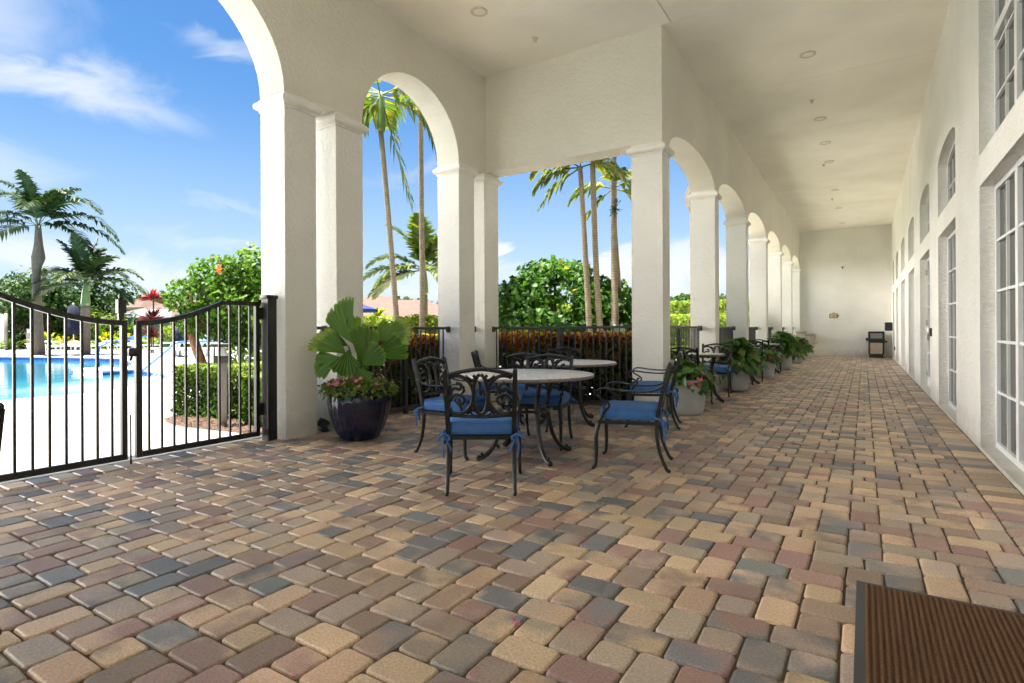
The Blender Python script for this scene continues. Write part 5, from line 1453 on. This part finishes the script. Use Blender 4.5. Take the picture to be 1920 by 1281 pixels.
# ------------------------------------------------------------------ potted plants
def blue_planter():
    t = empty('potted_plant', (-4.75, 4.36, 0), 0, 'glossy cobalt pot with big ruffled fan leaves and pink flowers', 'potted plant')
    fl = lambda a, z: 0.034 * abs(math.cos(13 * a)) * (1 if 0.03 < z < 0.5 else 0.1)
    mb = MB(); mb.lathe([(0.0001, 0), (0.19, 0.0), (0.21, 0.012), (0.265, 0.12), (0.315, 0.28), (0.335, 0.42), (0.333, 0.50), (0.322, 0.515), (0.345, 0.525), (0.352, 0.545), (0.342, 0.56), (0.31, 0.56), (0.305, 0.50)], 104, wob=fl)
    mb.build('pot', M['bluepot'], t)
    mb = MB(); mb.lathe([(0.0001, 0.51), (0.31, 0.505)], 24); mb.build('soil', M['soil'], t)
    rt = Vector((0.8465, 0.5324, 0)); fw = Vector((-0.5324, 0.8465, 0)); upv = Vector((0, 0, 1))
    rg = random.Random(77)
    # (hub right, hub up, depth, direction deg in picture plane, radius, tilt towards viewer, spread)
    specs = [(-0.03, 1.02, 0.02, 122, 0.56, 0.10, 30, -28), (-0.16, 0.93, 0.05, 146, 0.43, 0.15, 36, 34), (-0.17, 0.90, -0.12, 203, 0.33, 0.4, 50, 25), (-0.08, 0.98, -0.16, 268, 0.29, 0.4, 46, -15),
             (0.045, 0.72, -0.05, 84, 0.54, 0.10, 26, 48), (0.22, 1.08, 0.05, 24, 0.40, 0.2, 40, -30), (0.14, 0.90, 0.0, 18, 0.41, 0.4, 30, 45), (0.07, 0.82, -0.18, 38, 0.30, 0.6, 40, 0), (0.10, 0.98, 0.2, 62, 0.36, 0.1, 30, -40), (-0.18, 1.02, 0.2, 163, 0.28, 0.2, 36, 30), (0.02, 0.80, -0.2, 305, 0.22, 0.5, 40, 20), (-0.06, 0.98, 0.12, 96, 0.40, 0.1, 20, 50), (0.16, 1.02, 0.12, 48, 0.42, 0.1, 20, -50), (-0.12, 0.86, 0.0, 178, 0.36, 0.2, 24, 55)]
    pet = MB()
    for (hr, hz, hd, ang, Rr, tl, sp, yaw) in specs:
        hub = rt * hr + upv * hz + fw * hd
        u = (rt * math.cos(R(ang)) + upv * math.sin(R(ang)) - fw * tl * 0.35).normalized()
        side = u.cross(fw).normalized()
        nn = side.cross(u).normalized()
        if nn.dot(fw) > 0: nn = -nn
        nn = (nn + upv * tl * 0.9).normalized(); side = nn.cross(u).normalized(); nn = u.cross(side).normalized() * (1 if u.cross(side).dot(nn) > 0 else -1)
        nn.rotate(Matrix.Rotation(R(yaw), 3, u)); side = nn.cross(u).normalized()
        pet.tube(catmull([(rg.uniform(-.05, .05), rg.uniform(-.05, .05), 0.5), Vector((0, 0, 0.5)).lerp(hub, 0.55) + Vector((0, 0, 0.03)), hub], 4), 0.009, 6)
        mb = MB(); na, nr = 36, 10
        vs = []; at = []; fs = []
        brown = abs(hr + 0.17) < 0.03 and hd > 0 or hr > 0.2
        lt = rg.uniform(-0.10, 0.16)
        bend = rg.uniform(0.25, 0.6)
        for j in range(nr + 1):
            q = j / nr
            for i in range(na + 1):
                f = i / na * 2 - 1
                a = R(sp) * f
                e = Rr * (0.03 + 0.97 * q) * (1.0 - 0.05 * f * f)
                if j == nr: e *= 1 - 0.05 * (i % 4 == 0) - (0.10 if i in (na // 2 + 6, na // 2 - 9) else 0)
                pl = 0.009 * (1, 0, -1, 0)[i % 4] * (0.25 + q)
                ruff = 0.022 * math.sin(5 * a + hr * 9) * q ** 2
                fold = 0.20 * abs(math.sin(a)) * e
                arch = -bend * (e ** 2)
                p = hub + u * (e * math.cos(a)) + side * (e * math.sin(a) * 0.94) + nn * (pl + ruff + fold + arch)
                vs.append(p)
                tv = 0.20 + lt + 0.16 * ((i // 2) % 2) + 0.10 * noise.noise(Vector((i * 0.15, hr * 7, q * 2)))
                if i == na // 2: tv += 0.25
                if brown and q > 0.72: tv = max(tv, 0.55 + 0.5 * noise.noise(Vector((i * 0.16, hr * 10, q * 2.5))) + 0.5 * (q - 0.72))
                if j == nr: tv = max(tv, 0.62)
                at.append(min(1, max(0, tv)))
        W = na + 1
        for j in range(nr):
            for i in range(na):
                fs.append((j * W + i, j * W + i + 1, (j + 1) * W + i + 1, (j + 1) * W + i))
        mb.add(vs, fs, True, att=at)
        mb.build('fan_leaf', M['f_fan'], t, attr=True)
    pet.build('leaf_stalks', M['stem'], t)
    mb = MB()
    for i in range(1500):
        a = rg.uniform(0, 2 * PI); r = 0.42 * math.sqrt(rg.random())
        c = Vector((math.cos(a) * r, math.sin(a) * r, 0.54 + rg.uniform(-0.03, 0.13) * (1.1 - r)))
        if r > 0.34: c.z -= rg.uniform(0.0, 0.05)
        nn = (Vector((math.cos(a) * .5, math.sin(a) * .5, 1)) + rdir(rg) * 0.6).normalized()
        u = nn.orthogonal(); u.rotate(Matrix.Rotation(rg.uniform(0, 6.28), 3, nn))
        leaf(mb, c, nn, u, 0.068, 0.028, rg.uniform(0.45, 1))
    mb.build('bedding_leaves', M['f_box'], t, attr=True)
    for i in range(44):
        mb = MB()
        a = rg.uniform(0, 2 * PI); r = rg.uniform(0.12, 0.40)
        if i < 28: a = rg.uniform(R(180), R(380))
        c = Vector((math.cos(a) * r, math.sin(a) * r, 0.62 + rg.uniform(-0.02, 0.07)))
        nn = (Vector((math.cos(a), math.sin(a), 0.9)) + rdir(rg) * 0.4).normalized()
        for k in range(5):
            u = nn.orthogonal(); u.rotate(Matrix.Rotation(k * 2 * PI / 5 + a, 3, nn))
            leaf(mb, c, nn, u, 0.026, 0.024, 0.5)
        mb.build('pink_flower', M['petal'], t)
blue_planter()

def grey_planter(x, y, mound_h, mound_r, nleaf, label, seed, flow=26, L=0.15, right=0.0):
    t = empty('potted_plant', (x, y, 0), 0, label, 'potted plant', 'grey pots of begonias along the corridor')
    mb = MB(); mb.lathe([(0.0001, 0), (0.20, 0.0), (0.225, 0.015), (0.245, 0.10), (0.268, 0.28), (0.282, 0.44), (0.288, 0.452), (0.300, 0.458), (0.302, 0.485), (0.292, 0.492), (0.265, 0.49), (0.262, 0.43)], 48)
    mb.build('pot', M['greypot'], t)
    mb = MB(); mb.lathe([(0.0001, 0.45), (0.265, 0.445)], 20); mb.build('soil', M['soil'], t)
    rg = random.Random(seed)
    mb = MB(); st = MB()
    for i in range(nleaf):
        a = rg.uniform(0, 2 * PI); e = rg.uniform(0.0, 1.0)
        rr = mound_r * rg.uniform(0.55, 1.0)
        d = Vector((math.cos(a) * math.cos(e * PI / 2), math.sin(a) * math.cos(e * PI / 2), math.sin(e * PI / 2)))
        c = Vector((d.x * rr + right * 0.8465, d.y * rr + right * 0.5324, 0.47 + d.z * mound_h * rg.uniform(0.6, 1.05) - 0.10 * (1 - e) * rg.random()))
        c += Vector((0, 0, 0.12 * noise.noise(c * 5)))
        nn = (d * 0.8 + Vector((0, 0, 0.55)) + rdir(rg) * 0.45).normalized()
        u = (Vector((d.x, d.y, -0.5)) + rdir(rg) * 0.5); u = (u - nn * u.dot(nn)).normalized()
        w = nn.cross(u)
        k = L * rg.uniform(0.7, 1.2)
        # heart-shaped leaf
        P = [c, c - u * k * 0.12 + w * k * 0.22, c + u * k * 0.15 + w * k * 0.40, c + u * k * 0.55 + w * k * 0.27, c + u * k - nn * k * 0.15, c + u * k * 0.55 - w * k * 0.27, c + u * k * 0.15 - w * k * 0.40, c - u * k * 0.12 - w * k * 0.22, c + u * k * 0.4 - nn * k * 0.07]
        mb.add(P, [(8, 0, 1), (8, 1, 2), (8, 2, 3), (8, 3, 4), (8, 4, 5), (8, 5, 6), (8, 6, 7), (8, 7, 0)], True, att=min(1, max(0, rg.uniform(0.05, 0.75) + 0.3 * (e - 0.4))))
        if i % 6 == 0: st.tube([(d.x * 0.1, d.y * 0.1, 0.44), c], 0.006, 5)
    mb.build('foliage', M['f_pot'], t, attr=True); st.build('stems', M['stem'], t)
    for i in range(flow):
        mb = MB()
        a = rg.uniform(0, 2 * PI); r = mound_r * rg.uniform(0.75, 1.02)
        c0 = Vector((math.cos(a) * r + right * 0.8465, math.sin(a) * r + right * 0.5324, 0.47 + rg.uniform(-0.05, 0.10)))
        if rg.random() < 0.2: c0.z += mound_h * 0.5; c0.x *= 0.8; c0.y *= 0.8
        for k in range(9):
            c = c0 + rdir(rg) * 0.024
            leaf(mb, c, rdir(rg), Vector((rg.uniform(-.4, .4), rg.uniform(-.4, .4), -1)), 0.036, 0.024, 0.5)
        mb.build('salmon_flower', M['salmon'], t)
grey_planter(-2.13, 7.99, 0.24, 0.36, 230, 'nearest grey pot of begonias, beside the corner column', 301, 32, 0.15, 0.03)
grey_planter(-2.13, 11.50, 0.50, 0.50, 420, 'second grey pot with the leafiest begonia mound', 302, 10, 0.17, 0.05)
grey_planter(-2.10, 14.95, 0.30, 0.42, 260, 'third grey pot of begonias, partly behind a chair', 303, 24, 0.16)
grey_planter(-2.06, 18.25, 0.62, 0.62, 520, 'fourth grey pot with a tall begonia mound', 304, 20, 0.18)
grey_planter(-2.06, 21.70, 0.40, 0.48, 260, 'farthest grey pot, with begonias leaning over its right side', 305, 18, 0.17, 0.15)

# ------------------------------------------------------------------ door mat, petals, floodlight
t = empty('door_mat', (-0.035, 1.0, 0), 0, 'brown ribbed door mat with dark rubber edge', 'door mat')
mb = MB(); mb.bbox(0, 0, 0.0015, 1.3, 2.085, 0.0065, 0.0025); mb.build('rubber_edge', M['rubber'], t)
mb = MB(); vs = []; fs = []
nx = 58; x0, x1 = 0.035, 1.27
prof = []
for i in range(nx):
    xa = x0 + (x1 - x0) * i / nx; w = (x1 - x0) / nx
    prof += [(xa, 0.007), (xa + w * 0.2, 0.0115), (xa + w * 0.42, 0.0128), (xa + w * 0.66, 0.0115), (xa + w * 0.86, 0.007)]
prof.append((x1, 0.007))
nseg = 60
for j in range(nseg + 1):
    y = 0.03 + (2.085 - 0.06) * j / nseg
    for (x, z) in prof: vs.append((x, y, z + (rnd.uniform(-0.0016, 0.0016) if z > 0.009 else 0)))
W = len(prof)
for j in range(nseg):
    for i in range(W - 1): fs.append((j * W + i, j * W + i + 1, (j + 1) * W + i + 1, (j + 1) * W + i))
mb.add(vs, fs, True); mb.build('ribbed_carpet', M['carpet'], t)
for (x, y, s, l) in ((-1.19, 1.93, 0.016, 'crumpled pink blossom lying on the foreground pavers'), (-1.45, 4.05, 0.012, 'tiny pink petal lying beside the right chair')):
    mb = MB(); rg = random.Random(int(s * 1000))
    for i in range(7):
        leaf(mb, Vector((rg.uniform(-1, 1) * s, rg.uniform(-1, 1) * s, 0.004 + rg.random() * 0.006)), (Vector((0, 0, 1)) + rdir(rg) * 0.7).normalized(), rdir(rg), s * 1.6, s * 1.1, 0.5)
    o = mb.build('fallen_petal', M['petal']); o.location = (x, y, 0); tag(o, l, 'petal')
t = empty('floodlight', (-5.44, 4.43, 0), R(-20), 'small black floodlight on the floor between the first two columns', 'floodlight')
Mx = Matrix.Translation((0, 0, 0.09)) @ Matrix.Rotation(R(-35), 4, 'X')
mb = MB(); mb.bbox(-0.08, -0.05, -0.05, 0.08, 0.04, 0.05, 0.012, M=Mx); mb.build('housing', M['binblack'], t)
mb = MB(); mb.tube(catmull([(-0.09, 0, 0.09), (-0.09, 0.02, 0.01), (0.09, 0.02, 0.01), (0.09, 0, 0.09)], 4), 0.008, 6); mb.bbox(-0.06, -0.03, 0, 0.06, 0.06, 0.014, 0.005); mb.build('bracket', M['binblack'], t)

# ------------------------------------------------------------------ end wall fittings
t = empty('litter_bin', (0.42, 27.22, 0), 0, 'black hooded litter bin with pebble panel at the end wall', 'litter bin')
mb = MB(); mb.bbox(-0.24, -0.24, 0.0, 0.24, 0.24, 0.12, 0.02); mb.bbox(-0.27, -0.27, 0.12, 0.27, 0.27, 0.66, 0.03); mb.build('body', M['binblack'], t)
mb = MB(); mb.box(-0.21, -0.278, 0.16, 0.21, -0.271, 0.60); mb.build('pebble_panel', M['aggregate'], t)
mb = MB(); mb.bbox(-0.29, -0.29, 0.66, 0.29, 0.29, 0.78, 0.02)
mb.bbox(-0.28, -0.28, 0.78, -0.20, 0.28, 1.0, 0.02); mb.bbox(0.20, -0.28, 0.78, 0.28, 0.28, 1.0, 0.02); mb.bbox(-0.28, -0.28, 0.98, 0.28, 0.28, 1.06, 0.03)
mb.build('hood', M['binblack'], t)
mb = MB(); mb.box(-0.2, -0.25, 0.79, 0.2, -0.24, 0.975, Matrix.Rotation(0, 4, 'X')); mb.build('flap', simple('bin_flap', (0.25, 0.27, 0.28), 0.3), t)
mb = MB(); mb.bbox(-0.36, -0.2, 0.68, -0.285, 0.0, 0.80, 0.02); mb.bbox(0.285, -0.2, 0.62, 0.37, 0.0, 0.68, 0.02); mb.build('side_tray', M['binblack'], t)
for (x, z, l) in ((-1.98, 0.98, 'steel topped drinking fountain, lower and nearer the corridor middle'), (-2.32, 1.07, 'steel topped drinking fountain, higher and next to the arcade')):
    t = empty('drinking_fountain', (x, YE, z), 0, l, 'drinking fountain', 'pair of wall drinking fountains')
    mb = MB(); mb.bbox(-0.21, -0.42, -0.055, 0.21, 0.0, 0.0, 0.015); mb.build('basin', M['steel'], t)
    mb = MB(); mb.bbox(-0.19, -0.32, -0.46, 0.19, 0.0, -0.056, 0.02); mb.build('cabinet', M['beige'], t)
    mb = MB(); mb.tube(catmull([(0.1, -0.1, 0), (0.1, -0.1, 0.06), (0.08, -0.16, 0.07)], 4), 0.012, 6); mb.build('spout', M['steel'], t)
    mb = MB(); mb.tube([(0.0, -0.02, -0.40), (0.30, -0.02, -0.40)], 0.03, 8); mb.build('drain_pipe', M['brass'], t)
t = empty('wall_plaque', (-1.10, YE, 1.74), 0, 'small cream plaque with brown scalloped border on the end wall', 'plaque')
def plq(s):
    w, h = 0.155 * s, 0.105 * s
    return [(-w, -h * .8), (-w * .9, -h), (w * .9, -h), (w, -h * .8), (w, h * .55), (w * .85, h * .8), (w * .45, h * .82), (w * .3, h * 1.1), (0, h * 1.22), (-w * .3, h * 1.1), (-w * .45, h * .82), (-w * .85, h * .8), (-w, h * .55)]
mb = MB(); mb.slab(plq(1.0), [], lambda a, b, d: (a, -d, b), 0.0, 0.02); mb.build('border', M['signbrown'], t, recalc=True)
mb = MB(); mb.slab(plq(0.82), [], lambda a, b, d: (a, -d, b), 0.0205, 0.024); mb.build('face', M['signcream'], t, recalc=True)
mb = MB(); mb.box(-0.085, -0.0265, 0.0, 0.085, -0.0245, 0.012); mb.box(-0.04, -0.0265, -0.055, 0.04, -0.0245, -0.032); mb.box(-0.012, -0.0265, 0.035, 0.012, -0.0245, 0.055); mb.build('markings', M['signbrown'], t)
t = empty('dome_camera', (-0.75, YE, 3.80), 0, 'white dome camera high on the end wall', 'camera')
mb = MB(); mb.tube([(0, 0, 0), (0, -0.06, 0)], 0.07, 16); mb.ball((0, -0.10, -0.02), 0.075, 14); mb.build('housing', M['whitepl'], t)
mb = MB(); mb.ball((-0.01, -0.145, -0.03), 0.042, 12); mb.build('lens', M['binblack'], t)
t = empty('wall_dispenser', (XR, 26.95, 1.26), 0, 'black dispenser box on the house wall above the litter bin', 'dispenser')
mb = MB(); mb.bbox(-0.26, -0.15, -0.17, 0.0, 0.15, 0.17, 0.03); mb.build('case', M['binblack'], t)
mb = MB(); mb.box(-0.2, -0.153, -0.12, -0.06, -0.1505, -0.03); mb.build('slot', M['railmetal'], t)
for (y, z, l) in ((24.9, 0.45, 'dark outlet cover low on the far house wall'), (11.72, 1.12, 'small dark card reader on the wall beside the far door')):
    mb = MB(); mb.bbox(-0.03, -0.05, -0.07, 0.0, 0.05, 0.07, 0.008); o = mb.build('wall_box', M['railmetal']); o.location = (XR, y, z); tag(o, l, 'wall box')

# ------------------------------------------------------------------ world, sun, camera
w = bpy.data.worlds.new('World'); sc.world = w; w.use_nodes = True
nt = w.node_tree
for n in list(nt.nodes): nt.nodes.remove(n)
SUN_EL, SUN = R(81), Vector((-0.86, -0.51, 0)).normalized()
sunvec = Vector((SUN.x * math.cos(SUN_EL), SUN.y * math.cos(SUN_EL), math.sin(SUN_EL)))
sky = N(nt, 'ShaderNodeTexSky', sky_type='NISHITA')
sky.sun_disc = False; sky.sun_elevation = SUN_EL; sky.sun_rotation = math.atan2(SUN.x, SUN.y)
sky.air_density = 1.0; sky.dust_density = 0.6; sky.ozone_density = 2.5
tc = N(nt, 'ShaderNodeTexCoord')
sep = N(nt, 'ShaderNodeSeparateXYZ'); nt.links.new(tc.outputs['Generated'], sep.inputs[0])
az = N(nt, 'ShaderNodeMath', operation='ARCTAN2'); nt.links.new(sep.outputs['X'], az.inputs[0]); nt.links.new(sep.outputs['Y'], az.inputs[1])
el = N(nt, 'ShaderNodeMath', operation='ARCSINE'); nt.links.new(sep.outputs['Z'], el.inputs[0])
cb = N(nt, 'ShaderNodeCombineXYZ'); nt.links.new(az.outputs[0], cb.inputs[0]); nt.links.new(el.outputs[0], cb.inputs[1])
# streaky noise that warps the cloud shapes
nm_ = N(nt, 'ShaderNodeMapping'); nm_.inputs['Scale'].default_value = (5, 11, 1); nt.links.new(cb.outputs[0], nm_.inputs['Vector'])
ns_ = N(nt, 'ShaderNodeTexNoise', Scale=1.0, Detail=6.0, Roughness=0.6, Distortion=0.8); nt.links.new(nm_.outputs['Vector'], ns_.inputs['Vector'])
wm = N(nt, 'ShaderNodeVectorMath', operation='MULTIPLY_ADD'); wm.inputs[1].default_value = (0.22, 0.13, 0); 
sb = N(nt, 'ShaderNodeVectorMath', operation='SUBTRACT'); sb.inputs[1].default_value = (0.5, 0.5, 0.5); nt.links.new(ns_.outputs['Color'], sb.inputs[0])
nt.links.new(sb.outputs[0], wm.inputs[0]); nt.links.new(cb.outputs[0], wm.inputs[2])
def blob(azd, eld, ra, re, rot, amp, soft=1.0):
    mp = N(nt, 'ShaderNodeMapping', vector_type='TEXTURE')
    mp.inputs['Location'].default_value = (R(azd), R(eld), 0); mp.inputs['Rotation'].default_value = (0, 0, R(rot)); mp.inputs['Scale'].default_value = (R(ra), R(re), 1)
    nt.links.new(wm.outputs[0], mp.inputs['Vector'])
    ln = N(nt, 'ShaderNodeVectorMath', operation='LENGTH'); nt.links.new(mp.outputs[0], ln.inputs[0])
    mr = N(nt, 'ShaderNodeMapRange', interpolation_type='SMOOTHSTEP'); mr.inputs['From Min'].default_value = 1.0; mr.inputs['From Max'].default_value = 1.0 - soft
    mr.inputs['To Max'].default_value = amp
    nt.links.new(ln.outputs['Value'], mr.inputs['Value'])
    return mr.outputs['Result']
CLOUDS = []
last = None
for b in [(-70.5, 19.0, 12, 2.4, -4, 0.85), (-67.5, 19.3, 5, 3.2, 8, 0.6), (-74.5, 22.5, 8, 5, 10, 0.55), (-76, 12.0, 7, 3.2, 0, 0.5), (-59.2, 24.2, 5, 1.3, 3, 0.55),
          (-69.5, 5.5, 9, 1.9, 0, 0.75, 0.7), (-64.0, 4.9, 4.5, 1.7, 0, 0.8, 0.6), (-60.5, 8.5, 7, 1.2, 0, 0.4), (-56, 6.0, 6, 1.5, 0, 0.5), (-60, 12, 6, 1.0, 4, 0.3),
          (-40, 5.0, 6, 2.6, 0, 0.6, 0.6), (-42.5, 15.5, 8, 1.3, 10, 0.3), (-33.2, 8.2, 2.2, 1.2, 0, 0.95, 0.5), (-32.5, 5.6, 5, 1.6, 0, 0.6, 0.6), (-20.5, 6.0, 4.5, 2.6, 0, 0.9, 0.5), (-15.5, 6.2, 4.5, 3.0, 0, 0.9, 0.5), (-10, 5.5, 5, 2.8, 0, 0.9, 0.5), (-100, 15, 15, 3, 0, 0.6), (20, 12, 20, 5, 0, 0.5), (120, 20, 30, 6, 0, 0.5), (180, 30, 30, 8, 0, 0.4)]:
    r_ = blob(*b)
    if last is None: last = r_
    else:
        mx = N(nt, 'ShaderNodeMath', operation='MAXIMUM'); nt.links.new(last, mx.inputs[0]); nt.links.new(r_, mx.inputs[1]); last = mx.outputs[0]
tex = N(nt, 'ShaderNodeMapRange'); tex.inputs['From Min'].default_value = 0.3; tex.inputs['From Max'].default_value = 0.7; tex.inputs['To Min'].default_value = 0.6; tex.inputs['To Max'].default_value = 1.1
nt.links.new(ns_.outputs['Fac'], tex.inputs['Value'])
mul = N(nt, 'ShaderNodeMath', operation='MULTIPLY', use_clamp=True); nt.links.new(last, mul.inputs[0]); nt.links.new(tex.outputs['Result'], mul.inputs[1])
hsv = N(nt, 'ShaderNodeHueSaturation'); hsv.inputs['Saturation'].default_value = 1.3; hsv.inputs['Value'].default_value = 0.49
nt.links.new(sky.outputs['Color'], hsv.inputs['Color'])
hz_ = N(nt, 'ShaderNodeMapRange', interpolation_type='SMOOTHSTEP'); hz_.inputs['From Min'].default_value = 0.0; hz_.inputs['From Max'].default_value = 0.42; hz_.inputs['To Min'].default_value = 0.62; hz_.inputs['To Max'].default_value = 0.0
nt.links.new(el.outputs[0], hz_.inputs['Value'])
mixh = N(nt, 'ShaderNodeMix', data_type='RGBA'); mixh.inputs['B'].default_value = (1.75, 2.05, 2.42, 1)
nt.links.new(hz_.outputs['Result'], mixh.inputs['Factor']); nt.links.new(hsv.outputs['Color'], mixh.inputs['A'])
mixc = N(nt, 'ShaderNodeMix', data_type='RGBA'); mixc.inputs['B'].default_value = (2.6, 2.7, 2.85, 1)
nt.links.new(mul.outputs[0], mixc.inputs['Factor']); nt.links.new(mixh.outputs['Result'], mixc.inputs['A'])
# unseen bright cloud left of the view, added as fill light for the interior
fill_cloud = blob(-104, 13, 25, 21, 0, 1.0, 0.4)
bm_ = N(nt, 'ShaderNodeMath', operation='MULTIPLY', use_clamp=True); nt.links.new(fill_cloud, bm_.inputs[0]); nt.links.new(tex.outputs['Result'], bm_.inputs[1])
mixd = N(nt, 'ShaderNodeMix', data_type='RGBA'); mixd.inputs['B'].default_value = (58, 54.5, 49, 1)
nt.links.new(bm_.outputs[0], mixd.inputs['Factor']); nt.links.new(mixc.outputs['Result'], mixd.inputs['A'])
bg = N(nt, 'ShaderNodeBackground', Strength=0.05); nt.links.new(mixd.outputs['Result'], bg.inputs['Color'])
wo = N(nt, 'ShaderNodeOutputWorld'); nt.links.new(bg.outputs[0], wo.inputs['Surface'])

ld = bpy.data.lights.new('sun', 'SUN'); ld.energy = 3.2; ld.angle = R(0.53); ld.color = (1.0, 0.95, 0.87)
lo = bpy.data.objects.new('sun', ld); col.objects.link(lo); lo.rotation_euler = (-sunvec).to_track_quat('-Z', 'Y').to_euler()

cd = bpy.data.cameras.new('camera'); co = bpy.data.objects.new('camera', cd); col.objects.link(co)
F = 1049.0
cd.sensor_fit = 'HORIZONTAL'; cd.sensor_width = 36.0; cd.lens = 36.0 * F / 1920
cd.clip_start = 0.05; cd.clip_end = 1200
cd.shift_y = (619.15 - 640.5) / 1920
co.matrix_world = Matrix.Translation((0, 0, 1.19)) @ Matrix.Rotation(R(32.174), 4, 'Z') @ Matrix.Rotation(PI / 2, 4, 'X') @ Matrix.Rotation(-0.005, 4, 'Z')
sc.camera = co
sc.view_settings.view_transform = 'Standard'; sc.view_settings.look = 'None'
sc.view_settings.exposure = 2.97; sc.view_settings.gamma = 1.0
sc.cycles.max_bounces = 10; sc.cycles.diffuse_bounces = 6; sc.cycles.transparent_max_bounces = 8
sc.cycles.use_denoising = True
sc.cycles.sample_clamp_indirect = 8
